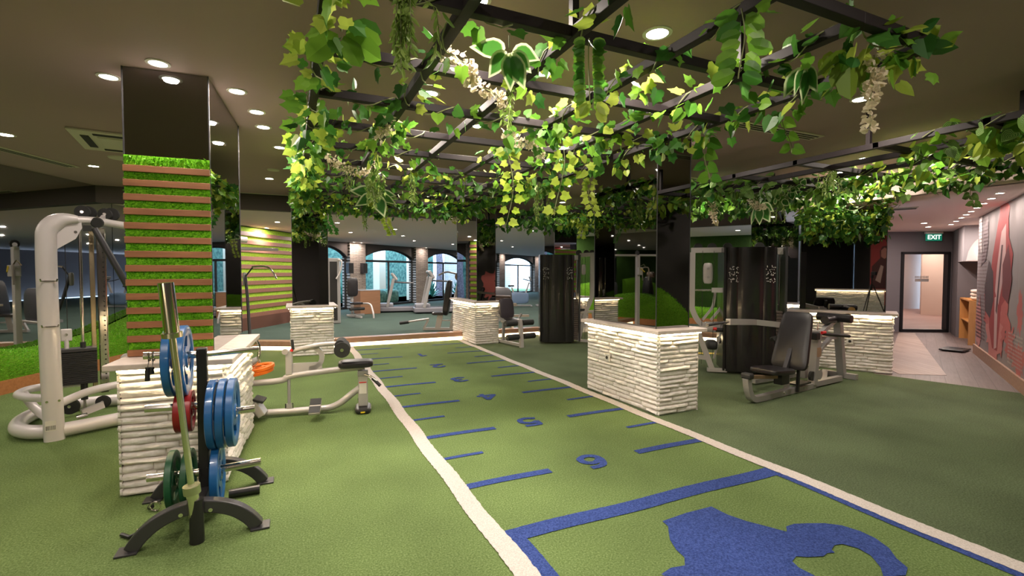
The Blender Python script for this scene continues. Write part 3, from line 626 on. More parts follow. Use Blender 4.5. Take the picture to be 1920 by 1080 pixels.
# ------------------------------------------------------------------ ceiling fixtures
def downlight(x, y, z, label, power=11, col=WARM, r=.05, group=None, spread=180):
    t = thing('ceiling_downlight', label, 'ceiling light', (x, y, z), 0, group)
    n = 20; mb = MB(); 
    for rr, zz in ((r*1.35, 0), (r*1.35, -.006), (r, -.008), (r*.95, 0)):
        mb.v += [(rr*math.cos(2*PI*k/n), rr*math.sin(2*PI*k/n), zz) for k in range(n)]
    for j in range(3): mb.f += [(j*n+k, j*n+(k+1) % n, (j+1)*n+(k+1) % n, (j+1)*n+k) for k in range(n)]
    mb.build('trim_ring', M_RING, t)
    MB().add([(r*math.cos(2*PI*k/n), r*math.sin(2*PI*k/n), -.004) for k in range(n)], [tuple(range(n))[::-1]]).build('lamp_lens', M_BULB, t)
    l = area((0, 0, -.02), power, col, r*1.6, spread=spread); l.parent = t
    return t
for x, y, p_, r_, lab in [
    (-1.21, 4.49, 12, .055, 'downlight just left of the tall slatted mirror column'), (-.82, 4.06, 12, .055, 'downlight above the front edge of the slatted mirror column'),
    (-.38, 4.42, 12, .055, 'downlight nearest the right side of the slatted column, topmost of three in a row'), (-.27, 4.91, 11, .055, 'middle downlight of the row along the slatted column'),
    (-.24, 5.39, 11, .055, 'farthest downlight of the row along the slatted column'), (-.11, 6.19, 13, .055, 'single downlight right of the slatted column row'),
    (-2.71, 6.81, 18, .065, 'large downlight at the far left over the cable machine'), (-2.43, 8.32, 14, .055, 'downlight between the air conditioner and the left mirror'),
    (2.02, 2.30, 20, .065, 'big bright downlight above the middle of the pergola front'), (1.03, 3.82, 16, .06, 'downlight above the pergola near the third beam'),
    (1.07, 5.19, 16, .06, 'downlight behind white blossoms over the pergola left half'), (2.25, 3.80, 16, .06, 'downlight right of the hanging fleshy leaf strand'),
    (1.69, 4.47, 14, .055, 'small downlight over the middle of the pergola'), (1.66, 3.09, 16, .055, 'small downlight half hidden by white heart leaves'),
    (2.31, 5.26, 14, .055, 'downlight behind the yellow ivy strand'), (4.09, 4.16, 14, .05, 'downlight beside the top of the right front mirror column'),
    (4.32, 2.45, 18, .06, 'downlight touching the white wisteria on the right'), (6.06, 2.79, 16, .055, 'downlight above the right hand trellis'),
    (5.97, 5.59, 14, .055, 'downlight behind striped leaves on the right trellis'), (7.20, 4.34, 12, .05, 'downlight over the chest press'),
    (6.60, 3.69, 12, .05, 'downlight over the edge of the hall floor'), (4.21, 6.91, 9, .055, 'downlight above the hanging willow strand'),
    (.91, 2.42, 16, .055, 'downlight at the top edge of the picture over the pergola'), (3.68, 4.52, 12, .05, 'small downlight left of the right front mirror column'),
    (-.30, 8.3, 9, .055, 'downlight in front of the far left plinth'), (1.9, 7.4, 9, .055, 'downlight over the far part of the lane'), (3.0, 8.9, 9, .055, 'downlight near the right far plinth'),
    (5.1, 8.6, 9, .055, 'downlight above the far black weight tower'), (.9, 8.9, 9, .055, 'downlight over the start of the lane')]:
    downlight(x, y, HC, lab, p_, r=r_)
for x, y in [(-2.5, .6), (-4.5, 3.2), (-4.2, 5.4), (.2, .5), (.9, -1.2), (-1.6, -2.2), (-4.8, -1.6), (4.6, .6), (2.4, .2), (-.9, 1.8)]:
    downlight(x, y, HC, 'ceiling downlight behind or beside the viewer, seen only in mirrors', 16, group='downlights behind the viewer', r=.055)
for x, y, l in [(11.74, 5.40, 'nearer'), (12.78, 5.80, 'farther')]: downlight(x, y, 2.5, '%s of the two hall downlights in front of the exit sign' % l, 22, PINKW, .05, 'pair of hall downlights before the exit sign')
for i, u in enumerate([.1, .66, 1.25, 1.83, 2.4, 2.95, 3.55, 4.3, 5.1]):
    p = mw(u, .26); downlight(p.x, p.y, 2.5, '%s of nine small downlights in the row along the mural, counted towards the exit' % ['first', 'second', 'third', 'fourth', 'fifth', 'sixth', 'seventh', 'eighth', 'ninth'][i], 3.2, PINKW, .04, 'row of wall washing downlights along the mural')
for x, y, w_ in ((18.9, 8.4, 22), (21.2, 10.6, 20), (16.4, 7.4, 12), (19.6, 8.9, 12)): downlight(x, y, 2.52, 'downlight in the corridor ceiling beyond the glass door', w_, PINKW, .05, 'corridor downlights beyond the glass door')
p = mw(5.55, -.33); t_ = thing('niche_lamp', 'small round lit lamp in the arched niche above the wooden cabinet', 'wall lamp', (p.x, p.y, 1.93)); MB().pad((0, 0, 0), (.07, .07, .05), r=1).build('lamp_glass', M_BULB, t_, smooth=True); MB().tube([(0, 0, .02), tuple(MD*.04+Vector((0, 0, .05)))], .010, 8).build('lamp_arm', M_RING, t_)
p = mw(5.1, -.3); area((p.x, p.y, 2.45), 6, PINKW, .15)  # added light without a fixture, brightens the dark niche and recess
for s_, o_ in [(1.3, -.35), (.9, -.35), (5.6, -.4), (10, -.4), (14.2, -.4), (20, -.5)]:
    p = ww(s_, o_); downlight(p.x, p.y, 2.68, 'small downlight grazing a stone pier of the window wall', 8, PINKW, .045, 'downlights grazing the stone piers')
for x, y in [(1.0, 12.2), (2.6, 13.4), (4.3, 12.2), (1.6, 15.0), (3.3, 15.7), (5.2, 14.6), (4.2, 18.0), (7.2, 16.6), (6.2, 19.5), (9.4, 20.4), (8.0, 13.8), (10.6, 17.6), (6.3, 12.2), (12.6, 22), (-.3, 12.6), (-.6, 14.4), (.8, 16.6), (10.4, 13.4)]:
    downlight(x, y, 2.68, 'downlight in the pale ceiling of the far cardio room', 34, (1, .88, .78), .055, 'downlights of the cardio room')
for x, y in [(8.4, 10.4), (10.2, 8.6), (10.4, 11.2), (12, 9.2)]: downlight(x, y, 2.55, 'downlight in the pink ceiling beyond the lat pulldown', 12, PINKW, .055, 'downlights beyond the lat pulldown')
# air conditioner cassette
ac = thing('ceiling_air_conditioner', 'square cream cassette air conditioner in the ceiling left of the column', 'air conditioner', (-1.62, 6.72, HC), math.radians(8))
MB().box((0, 0, -.012), (.95, .95, .024)).build('face_panel', M_AC, ac, bevel=.008)
MB().box((0, 0, -.028), (.52, .52, .012)).build('intake_grille', M_AC, ac, bevel=.01)
for a, b in ((0, .36), (0, -.36)): MB().box((a, b, -.026), (.56, .07, .008)).build('air_outlet', M_DARKHOLE, ac); MB().box((b, a, -.026), (.07, .56, .008)).build('air_outlet', M_DARKHOLE, ac)
for x, y, l in ((-1.95, 7.6, 'flat round cream speaker in the ceiling beside the air conditioner'), (-.22, 7.57, 'small oval cream ceiling speaker right of the mirror column'), (6.9, 6.1, 'flat round ceiling speaker above the right trellis')):
    s_ = thing('ceiling_speaker', l, 'ceiling speaker', (x, y, HC)); MB().tube([(0, 0, 0), (0, 0, -.012)], [.13 if x < -1 else .08, .12 if x < -1 else .075], 24).build('grille', M_AC, s_)
def diffuser(label, x, y, L, W, rz, z=HC):
    t = thing('linear_air_diffuser', label, 'air diffuser', (x, y, z), rz); MB().box((0, 0, -.006), (L, W, .012)).build('frame', M_AC, t, bevel=.003)
    for k in range(3): MB().box((0, (k-1)*W*.27, -.013), (L*.92, W*.12, .004)).build('slot', M_DARKHOLE, t)
diffuser('cream slotted air diffuser in the ceiling above the right hand gap of the pergola', 4.52, 3.34, 1.22, .17, 0)
diffuser('long thin air diffuser in the ceiling between the left column and the pergola', -.36, 10.02, 1.2, .14, 0)
diffuser('slotted air diffuser in front of the left mirror wall', -2.9, 8.0, 1.1, .16, math.radians(68))
diffuser('three slot vent in the pink hall ceiling', 8.75, 4.30, .34, .3, math.radians(-60), 2.5)
diffuser('slotted diffuser behind the right front mirror column', 5.2, 5.6, 1.1, .16, 0)

# ------------------------------------------------------------------ pergolas
PZ = 2.625
XB2 = [4.75, 5.30, 5.85, 6.40, 6.95]
XB = [1.33+.645*k for k in range(12)]; YB = [.14, .69, 1.23, 1.78, 2.34, 2.90]
def pergola(label, xs, ys, hang, z=PZ, s=.052):
    root = thing('pergola', label, 'pergola', (xs[0], ys[0], z)); o = Vector((xs[0], ys[0], 0))
    for x in xs: MB().beam((x-o.x, -s/2 if xs is not XB2 else max(ys[0], wy(x))-o.y, 0), (x-o.x, ys[-1]-o.y+s/2, 0), s, s).build('long_beam', M_BEAM, root, bevel=.003)
    for y in ys: MB().beam((-s/2, y-o.y, .001), ((xs[-1] if xs is not XB2 else max(xs[0]+.1, min(xs[-1], 8.18+(y-.12-2.68)*.883/.470)))-o.x+s/2, y-o.y, .001), s*.98, s*.98).build('cross_beam', M_BEAM, root, bevel=.003)
    for x, y in hang: MB().beam((x-o.x, y-o.y, .02), (x-o.x, y-o.y, HC-z), .035, .035).build('hanger', M_BEAM, root)
    return root
pergola('large black steel pergola grid hung from the ceiling over the lane, wrapped in ivy', YB, XB, [(2.34, 1.975), (.14, 4.55), (2.9, 5.2), (.69, 7.78), (2.34, 7.78), (1.23, 1.975), (.14, 1.975)])
YB2 = [1.05, 1.8, 2.55, 3.3, 4.05, 4.8, 5.55, 6.3]
def wy(x): return 2.68+.470*(x-8.18)/.883+.12
pergola('black steel trellis over the right hand machines, covered in foliage', XB2, YB2, [(4.75, 2.62), (6.4, 4.8), (5.3, 6.3), (5.3, 1.8)])
XB3 = [4.3, 4.85, 5.4, 5.95, 6.4]; YB3 = [7.6, 8.2, 8.8, 9.4, 9.9]
pergola('small far black trellis with trailing plants above the far weight tower', XB3, YB3, [(4.3, 7.9), (5.4, 8.8)])

# leaves
def T_(half): return half+[(-x, y) for x, y in half[::-1] if x > 1e-6]
TMPL = dict(
    ivy=T_([(0, .02), (.22, -.10), (.44, .02), (.46, .26), (.40, .38), (.50, .60), (.30, .64), (.16, .80), (0, 1.05)]),
    heart=T_([(0, 0), (.28, -.10), (.47, .16), (.42, .50), (.20, .82), (0, 1.05)]),
    lance=T_([(0, 0), (.13, .22), (.17, .5), (.10, .8), (0, 1.05)]),
    oval=T_([(0, 0), (.24, .15), (.33, .48), (.24, .82), (0, 1.0)]),
    big=T_([(0, 0), (.16, .06), (.27, .22), (.32, .42), (.27, .64), (.14, .88), (0, 1.12)]),
    petal=T_([(0, 0), (.32, .3), (.36, .7), (0, .95)]))
class Leaves:
    def __init__(s): s.V = []; s.F = []; s.lv = []; s.ed = []; s.n = 0
    def add(s, kind, pos, tip, nrm, size, lv=None):
        P = TMPL[kind]; tip = Vector(tip).normalized(); nrm = Vector(nrm); sd = tip.cross(nrm)
        if sd.length < 1e-3: sd = tip.cross(Vector((.3, .5, .8)))
        sd.normalize(); nn = sd.cross(tip); cy = .45
        k = len(P); lv = random.random() if lv is None else lv; pos = Vector(pos)
        fold = random.uniform(.1, .4); curl = random.uniform(-.1, .45)
        for (x, y) in P+[(0, cy)]:
            h = -abs(x)*fold - curl*y*y*.5
            s.V.append(tuple(pos+(sd*x+tip*y+nn*h)*size))
        s.lv += [lv]*(k+1); s.ed += [1.]*k+[0.]; o = s.n
        s.F += [(o+i, o+(i+1) % k, o+k) for i in range(k)]; s.n += k+1
    def build(s, name, m, parent=None):
        me = bpy.data.meshes.new(name); me.from_pydata(s.V, [], s.F); me.materials.append(m)
        a = me.attributes.new('lv', 'FLOAT', 'POINT'); a.data.foreach_set('value', np.array(s.lv, np.float32))
        a = me.attributes.new('edge', 'FLOAT', 'POINT'); a.data.foreach_set('value', np.array(s.ed, np.float32))
        me.update(); o = bpy.data.objects.new(name, me); C.objects.link(o)
        if parent: o.parent = parent
        return o
def rv(): return Vector((random.gauss(0, 1), random.gauss(0, 1), random.gauss(0, 1)))
def garland(label, p, q, dens, mats, size=(.06, .10), rad=.07, kind='ivy', sag=.03, name='ivy_garland', group=None, cat='garland'):
    p = Vector(p); q = Vector(q); L = (q-p).length; root = thing(name, label, cat, tuple(p), 0, group)
    d = (q-p).normalized(); n = int(L*dens); m_ = MB(); path = []
    r = d.cross(DN).normalized()
    for i in range(int(L/.06)+2):
        t = min(1, i*.06/L); a = i*.9; path.append(d*L*t+(r*math.cos(a)+DN*math.sin(a))*.038-DN*.005)
    m_.tube(path, .004, 5).build('vine_stem', M_VINE, root)
    sets = [Leaves() for _ in mats]
    for i in range(n):
        t = random.random(); a = random.uniform(0, 2*PI); rr = rad*random.uniform(.35, 1.3)
        pos = d*L*t+(r*math.cos(a)+DN*(math.sin(a)-.35))*rr
        out = (r*math.cos(a)+DN*math.sin(a)*.5-DN*.5+rv()*.45)
        k = kind if isinstance(kind, str) else random.choice(kind)
        sets[min(len(mats)-1, int(random.random()*len(mats)))].add(k, pos, out, rv()+DN*-.8, random.uniform(*size))
    for s_, mm in zip(sets, mats): 
        if s_.n: s_.build('leaves', mm, root)
    return root
Gz = PZ
nice = ['first', 'second', 'third', 'fourth', 'fifth', 'sixth', 'seventh', 'eighth', 'ninth', 'tenth', 'eleventh', 'twelfth']
# along the left edge beam (dense)
for i, (a, b, dn) in enumerate([(1.33, 3.2, 40), (3.2, 5.2, 70), (5.2, 7.0, 100), (7.0, 8.5, 110)]):
    garland('ivy garland on the left edge beam of the big pergola, %s stretch from the front' % nice[i], (.14, a, Gz), (.14, b, Gz), dn, [M_IVY, M_IVYD, M_IVY, M_IVYY], rad=.10, size=(.06, .11))
# cross beams, left halves and far ones dense
for k in range(1, 12):
    y = XB[k]; dn = [0, 6, 14, 26, 30, 34, 36, 42, 50, 65, 90, 150][k]
    q = [0, .9, .75, 2.9, 1.0, 1.3, 2.9, 2.9, 2.9, 2.9, 2.9, 2.95][k]
    garland('ivy on the %s cross beam of the big pergola counted from the front' % nice[k], (.14, y, Gz), (q, y, Gz), dn, [M_IVY, M_IVYD, M_IVYY if k in (4, 6, 9, 11) else M_IVY], rad=.08 if k < 10 else .13, kind=['ivy', 'heart'] if k % 2 else 'ivy')
for (a, b, dn, l) in [((.69, 1.975, Gz), (.69, 3.3, Gz), 22, 'ivy on the second long beam of the pergola near the front'), ((.69, 3.3, Gz), (.69, 4.6, Gz), 60, 'leafy ivy on the second long beam around the white blossoms'),
        ((1.23, 1.6, Gz), (1.23, 2.7, Gz), 30, 'ivy on the third long beam above the variegated leaves'), ((1.78, 1.33, Gz), (1.78, 2.7, Gz), 30, 'ivy around the hanging fleshy strand beam'),
        ((1.78, 2.7, Gz), (1.78, 4.5, Gz), 50, 'ivy on the fourth long beam above the yellow strands'), ((2.34, 1.33, Gz), (2.34, 2.6, Gz), 36, 'ivy on the fifth long beam beside the hanger joint'),
        ((2.34, 2.6, Gz), (2.34, 4.5, Gz), 45, 'ivy on the fifth long beam towards the right front mirror column'), ((2.90, 1.33, Gz), (2.90, 2.2, Gz), 70, 'dense ivy on the right front corner of the pergola'),
        ((2.90, 2.2, Gz), (2.90, 4.2, Gz), 55, 'heart leaf garland on the right edge beam of the pergola'), ((2.90, 4.2, Gz), (2.90, 8.4, Gz), 60, 'ivy on the far right edge beam of the pergola'),
        ((2.34, 1.40, Gz), (2.95, 1.36, Gz), 75, 'dense mixed leaves along the pergola front corner beam')]:
    garland(l, a, b, dn, [M_IVY, M_IVYD, M_IVY, M_IVYY], kind=['ivy', 'heart'] if a[0] > 2 else 'ivy', size=(.06, .095) if a[0] < 2 else (.065, .105), rad=.09)
# big leaves
def bigleaf(label, pos, dirs, size, m, kind='big', nrm=(0, -.6, -.6), name='leaf_spray'):
    root = thing(name, label, 'leaf spray', pos); s_ = Leaves()
    for d in dirs: s_.add(kind, Vector(d).normalized()*.02, d, Vector(nrm)+rv()*.15, size*random.uniform(.85, 1.15))
    s_.build('leaves', m, root); MB().tube([(0, 0, .06), (0, 0, 0)], .004, 5).build('stalk', M_VINE, root)
bigleaf('cluster of big white edged leaves hanging in the bright light under the pergola', (.95, 2.10, 2.56), [(-.4, .1, -.6), (.1, .1, -.9), (.7, .1, -.5), (-.8, 0, -.2), (.45, 0, -.9), (.9, .1, -.1)], .145, M_VARI)
bigleaf('pair of big white edged leaves under the right part of the pergola', (2.36, 1.60, 2.55), [(.3, .1, -.9), (.8, .1, -.7), (-.2, .1, -.8), (.1, .5, -.6)], .16, M_VARI)
bigleaf('broad olive leaves near the front right corner of the pergola', (2.48, 1.46, 2.56), [(-.8, .2, -.5), (.2, .1, -1), (.7, .1, -.7), (-.3, .3, -.9), (.5, .4, -.6)], .17, mat('olive_leaf', (.12, .20, .015), .45), 'oval')
bigleaf('broad yellow green leaves at the top left corner of the pergola', (.22, 2.35, 2.6), [(1, .1, -.1), (.8, 0, -.5), (.5, .1, -.8), (-.6, .1, -.6), (.9, .2, .2)], .17, M_IVY, 'oval')
bigleaf('white edged leaf spray on the far pergola beams', (1.0, 6.4, 2.52), [(1, 0, -.1), (.8, 0, -.4), (-.7, 0, -.6), (.3, 0, -.9), (-.9, 0, 0)], .26, M_VARI)
bigleaf('bright white edged leaves hanging below the right trellis', (6.05, 4.75, 2.45), [(.2, 0, -1), (.6, 0, -.6), (-.5, 0, -.8), (-.9, 0, -.4), (.9, 0, -.2), (0, .3, -.8)], .25, M_VARI)
bigleaf('large upright pale leaves on the right trellis near the frame edge', (5.15, 2.0, 2.62), [(.9, -.2, .2), (.8, -.4, -.2), (.6, -.3, -.6), (1, -.1, 0), (-.5, .1, -.7), (.5, -.3, .3)], .26, M_IVYY, 'oval')
# oval leaflet spray hanging at the pergola front
def strand(label, p, L, m, kind='ivy', size=.075, dens=16, sway=.05, name='hanging_strand', pair=True, spread=.02, tip=-.4):
    root = thing(name, label, 'hanging plant', tuple(p)); n = int(L*dens); ph = random.uniform(0, 6)
    path = [Vector((sway*math.sin(ph+i*.35)-sway*math.sin(ph), sway*.5*math.cos(ph+i*.3)-sway*.5*math.cos(ph), -L*i/12)) for i in range(13)]
    MB().tube(path, .003, 5).build('stem', M_VINE, root); s_ = Leaves()
    for i in range(n):
        t = (i+.5)/n*12; j = int(t); pos = path[j].lerp(path[min(12, j+1)], t-j)
        for sg_ in ((-1, 1) if pair else (random.choice((-1, 1)),)):
            d = Vector((sg_*random.uniform(.7, 1.2)*.909, -sg_*.417+random.uniform(-.3, .3), tip+random.uniform(-.3, .1)))
            s_.add(kind, pos+Vector((sg_*spread, 0, 0)), d, (-.3+random.uniform(-.4, .4), -.9, -.3), size*random.uniform(.8, 1.15))
    s_.build('leaves', m, root); return root
strand('yellow ivy strand hanging left of the other yellow strand', (1.66, 3.75, 2.58), .70, M_IVYY, size=.075, dens=10, spread=.03)
strand('longer yellow ivy strand hanging right of the white blossoms', (1.86, 3.18, 2.56), .64, M_IVYY, size=.070, dens=10.5, spread=.03)
strand('thick fleshy dark green leaf strand hanging from the pergola joint', (1.24, 1.86, 2.56), .30, M_IVY, 'oval', .055, 75, .005, tip=-.1)
strand('bright tip leaflets of the fleshy strand', (1.25, 1.84, 2.28), .05, M_IVYY, 'oval', .07, 60, .0, tip=-1)
strand('oval leaflet spray hanging at the top front of the pergola', (1.72, 1.45, 2.60), .30, M_IVY, 'oval', .10, 26, .02, tip=-.3)
def willow(label, p, L, r=.05, m=M_FERN, n=5, dens=70, size=.045):
    root = thing('hanging_willow', label, 'hanging plant', tuple(p)); s_ = Leaves(); st = MB()
    for k in range(n):
        x, y = random.gauss(0, r), random.gauss(0, r); l_ = L*random.uniform(.6, 1)
        st.tube([(0, 0, 0), (x, y, -l_*.3), (x*1.15, y*1.15, -l_)], .002, 4)
        for i in range(int(l_*dens)):
            t = i/(l_*dens); pos = (x*(min(1, t*3.3)), y*min(1, t*3.3), -l_*t)
            s_.add('lance', pos, (random.uniform(-1, 1), random.uniform(-1, 1), -.9), rv(), size*random.uniform(.7, 1.2))
    st.build('stems', M_VINE, root); s_.build('leaves', m, root)
willow('dense pale willow tuft hanging at the top left of the pergola', (.42, 1.92, 2.62), .34, .035, n=12, dens=110)
willow('small willow sprig beside the white heart leaves', (1.20, 2.62, 2.61), .32, .02, n=4)
willow('lit willow tuft under the far left pergola beams', (.80, 5.2, 2.60), .46, .07, n=9, dens=90, size=.05)
willow('narrow willow tuft right of the lit one', (1.18, 5.2, 2.60), .42, .03, n=4)
willow('thin willow strand between the lit tuft and the ivy', (.55, 5.2, 2.60), .30, .02, n=3)
willow('willow strands hanging near the right front mirror column', (2.75, 5.2, 2.60), .56, .06, n=6)
willow('pale willow below the far small trellis', (5.55, 7.6, 2.60), .42, .05, n=6, m=M_FERN)
willow('willow tuft on the right trellis above the hall', (5.35, 3.3, 2.62), .30, .07, n=9, dens=80, size=.04)
willow('willow tuft with lights beside the striped leaves', (6.6, 4.8, 2.6), .40, .06, n=7)
willow('white tipped willow strand at the far pergola edge', (1.15, 8.42, 2.60), .42, .05, n=5)
# blossoms
def blossom(label, p, pts, r=.05, n=120):
    root = thing('white_wisteria', label, 'blossom', tuple(p)); s_ = Leaves(); P = [Vector(q) for q in pts]
    for i in range(n):
        t = random.random()*(len(P)-1); j = int(t); c = P[j].lerp(P[min(len(P)-1, j+1)], t-j)
        v = rv().normalized(); rr = r*(1-.5*t/(len(P)-1)) if len(P) > 1 else r
        s_.add('petal', c+v*rr*random.uniform(.3, 1), v+rv()*.4, rv(), .032)
    s_.build('petals', M_FLOWER, root); MB().tube([q for q in P], .003, 5).build('stem', M_VINE, root)
blossom('large white wisteria cluster hanging at the right front corner of the pergola', (2.60, 1.42, 2.56), [(0, 0, 0), (.02, 0, -.12), (-.02, 0, -.2), (-.02, 0, -.36)], .036, 190)
blossom('white wisteria near the variegated leaves, upper of two', (.82, 2.35, 2.56), [(-.13, .0, .05), (0, 0, 0), (.04, 0, -.04), (.02, 0, -.1)], .045, 110)
blossom('white wisteria near the variegated leaves, lower right of two', (.98, 2.50, 2.54), [(-.06, .13, .07), (-.06, .02, 0), (.05, 0, -.04), (.14, 0, -.10)], .04, 120)
blossom('small white wisteria left of the bright downlight', (.60, 3.45, 2.56), [(.03, 0, .02), (0, 0, -.06), (-.04, 0, -.14)], .045, 90)
blossom('curved white wisteria garland on the left of the pergola', (.32, 4.85, 2.58), [(-.05, 0, .08), (.05, 0, -.04), (.18, 0, -.12), (.34, 0, -.1), (.46, 0, .02)], .045, 200)
blossom('white wisteria above the yellow ivy strands', (1.62, 3.40, 2.56), [(-.12, 0, 0), (.0, 0, -.05), (.12, 0, -.05), (.2, 0, -.14)], .045, 170)
blossom('far white wisteria on the small trellis', (4.75, 8.1, 2.5), [(-.1, 0, 0), (0, 0, -.05), (.15, 0, -.05)], .06, 90)
blossom('white wisteria hanging below the right trellis near the black tower', (5.25, 4.85, 2.45), [(0, 0, 0), (.02, 0, -.15), (.08, 0, -.3)], .06, 150)
blossom('white wisteria next to the bright leaves below the right trellis', (5.75, 4.55, 2.48), [(-.1, 0, 0), (0, 0, -.1), (.15, 0, -.08)], .06, 130)
blossom('white wisteria beside the right front mirror column', (4.75, 4.85, 2.6), [(0, 0, 0), (0, 0, -.25), (.02, 0, -.5)], .03, 60)
blossom('white blossom at the far end of the pergola', (2.5, 7.9, 2.5), [(-.1, 0, 0), (0, 0, -.1), (.1, 0, -.1)], .05, 80)
# right trellis
for i, (x, y0, y1, dn, mm, kd, sz, l) in enumerate([
    (4.75, 4.3, 6.3, 70, [M_PEPE, M_PEPE, M_IVYD], 'heart', (.08, .13), 'striped leaf garland on the nearest trellis beam by the mirror column'),
    (5.30, 3.9, 6.3, 70, [M_PEPE, M_IVY, M_PEPE], 'heart', (.08, .13), 'striped leaf garland on the second trellis beam'),
    (5.85, 3.4, 6.3, 90, [M_PEPE, M_IVY, M_VARI], ['heart', 'oval'], (.08, .13), 'mixed pale and green garland on the middle trellis beam'),
    (6.40, 1.2, 3.8, 70, [M_PEPE, M_IVY, M_IVYY], ['heart', 'ivy'], (.07, .12), 'yellow green garland on the fourth trellis beam over the hall edge'),
    (6.40, 3.8, 6.3, 90, [M_PEPE, M_IVYD, M_IVY], ['heart', 'ivy'], (.07, .12), 'dark garland on the fourth trellis beam over the press'),
    (6.95, 1.2, 3.6, 110, [M_PEPE, M_IVYD, M_IVY], ['heart', 'ivy'], (.07, .12), 'leafy edge of the trellis in front of the pink hall ceiling'),
    (6.95, 3.6, 6.3, 110, [M_PEPE, M_IVYD, M_IVY], ['heart', 'ivy'], (.07, .12), 'leafy edge of the trellis above the wide mirror column'),
    (5.85, 1.2, 3.4, 60, [M_IVY, M_IVYY, M_PEPE], ['heart', 'ivy'], (.07, .12), 'green garland on the middle trellis beam towards the viewer'),
    (5.30, 1.3, 2.6, 55, [M_PEPE, M_IVY, M_IVYY], 'heart', (.09, .14), 'large leaf garland on the second trellis beam towards the viewer'),
    (4.75, 1.1, 2.2, 45, [M_PEPE, M_IVY], 'heart', (.08, .12), 'sparse yellow rimmed leaves on the near corner of the trellis')]):
    y0 = max(y0, wy(x)+.15)
    garland(l, (x, y0, PZ), (x, y1, PZ), dn, mm, rad=.10, kind=kd, size=sz, name='trellis_garland')
for j, (y, l) in enumerate([(1.3, 'garland on the trellis crossbar nearest the frame edge'), (1.8, 'garland on the second trellis crossbar'), (6.3, 'garland on the farthest trellis crossbar')]):
    garland(l, (4.8, y, PZ), (min(6.95, 8.18+(y-.25-2.68)*.883/.470), y, PZ), 55, [M_IVY, M_PEPE, M_IVYY], rad=.11, kind=['heart', 'ivy'], size=(.08, .13), name='trellis_garland')
# far trellis
for x, l in zip(XB3, ('left', 'second', 'middle', 'fourth', 'right')):
    garland('dark garland on the %s beam of the small far trellis' % l, (x, 7.6, PZ), (x, 9.9, PZ), 75, [M_IVYD, M_IVYD, M_IVY], rad=.13, kind=['ivy', 'lance', 'heart'], size=(.08, .13), name='trellis_garland')
garland('bright leafy front edge of the small far trellis', (4.3, 7.6, PZ-.03), (6.4, 7.6, PZ-.03), 150, [M_IVYD, M_IVY, M_IVYY], rad=.16, kind=['ivy', 'lance'], size=(.08, .13), name='trellis_garland')
strand('short leafy strand below the small far trellis', (5.0, 7.6, 2.5), .38, M_IVYY, size=.09, dens=14)
strand('yellow green ivy strand hanging by the right front mirror column', (3.05, 4.5, 2.55), .42, M_IVYY, size=.085, dens=16)
strand('heart leaf strand hanging in front of the right front mirror column', (2.95, 2.75, 2.55), .34, M_IVY, 'heart', .10, 12)
strand('heart leaf strand over the ceiling diffuser', (2.95, 2.15, 2.55), .26, M_IVY, 'heart', .09, 12)
strand('dark ivy strand hanging left of the bright ceiling opening', (.55, 8.45, 2.45), .32, M_IVYD, size=.08, dens=20)
strand('yellow tipped ivy strand above the treadmills', (1.5, 8.45, 2.45), .30, M_IVYY, size=.08, dens=20)
strand('ivy strand below the hall side of the trellis', (6.95, 2.75, 2.5), .26, M_PEPE, 'heart', .09, 14)
strand('leafy strand in front of the wide mirror column', (6.75, 4.4, 2.5), .40, M_IVY, 'oval', .08, 18)
# leaf reflections of the wide mirror column, built as added foliage before it
for a, b, l in (((7.05, 4.9, 2.42), (7.5, 3.75, 2.42), 'added foliage before the wide mirror column standing in for leaf reflections, upper band'), ((7.1, 4.85, 2.22), (7.5, 3.85, 2.22), 'added foliage before the wide mirror column standing in for leaf reflections, lower band')):
    garland(l, a, b, 230, [M_IVYD, M_IVY, M_IVYD, M_IVYY], rad=.13, kind=['ivy', 'oval', 'lance'], size=(.07, .12), name='reflected_foliage')
# ------------------------------------------------------------------ weight plates
def polar_plate(mb_face, R, th, rin=.026, holes=True, n=60):
    rings = [(rin, .5), (R*.20, .5), (R*.24, .32), (R*.40, .30), (R*.70, .30), (R*.76, .36), (R*.80, .5), (R*.97, .5), (R, .40)]
    V = []; F = []; m = len(rings)
    for sgn in (1, -1):
        for r, t in rings:
            for k in range(n):
                a = 2*PI*k/n; V.append((sgn*t*th, r*math.cos(a), r*math.sin(a)))
    def hole(j, k):
        if not holes or j != 3: return False
        a = (k/n*3) % 1.0; return .2 < a < .8
    o = m*n
    for j in range(m-1):
        for k in range(n):
            k2 = (k+1) % n
            if hole(j, k):
                if not hole(j, k-1): F.append((j*n+k, (j+1)*n+k, o+(j+1)*n+k, o+j*n+k))
                if not hole(j, k+1): F.append((j*n+k2, o+j*n+k2, o+(j+1)*n+k2, (j+1)*n+k2))
                F.append((j*n+k, o+j*n+k, o+j*n+k2, j*n+k2)); F.append(((j+1)*n+k, (j+1)*n+k2, o+(j+1)*n+k2, o+(j+1)*n+k)); continue
            F.append((j*n+k, j*n+k2, (j+1)*n+k2, (j+1)*n+k)); F.append((o+j*n+k, o+(j+1)*n+k, o+(j+1)*n+k2, o+j*n+k2))
    for k in range(n):
        k2 = (k+1) % n; F.append(((m-1)*n+k, (m-1)*n+k2, o+(m-1)*n+k2, o+(m-1)*n+k)); F.append((k, o+k, o+k2, k2))
    return mb_face.add(V, F)
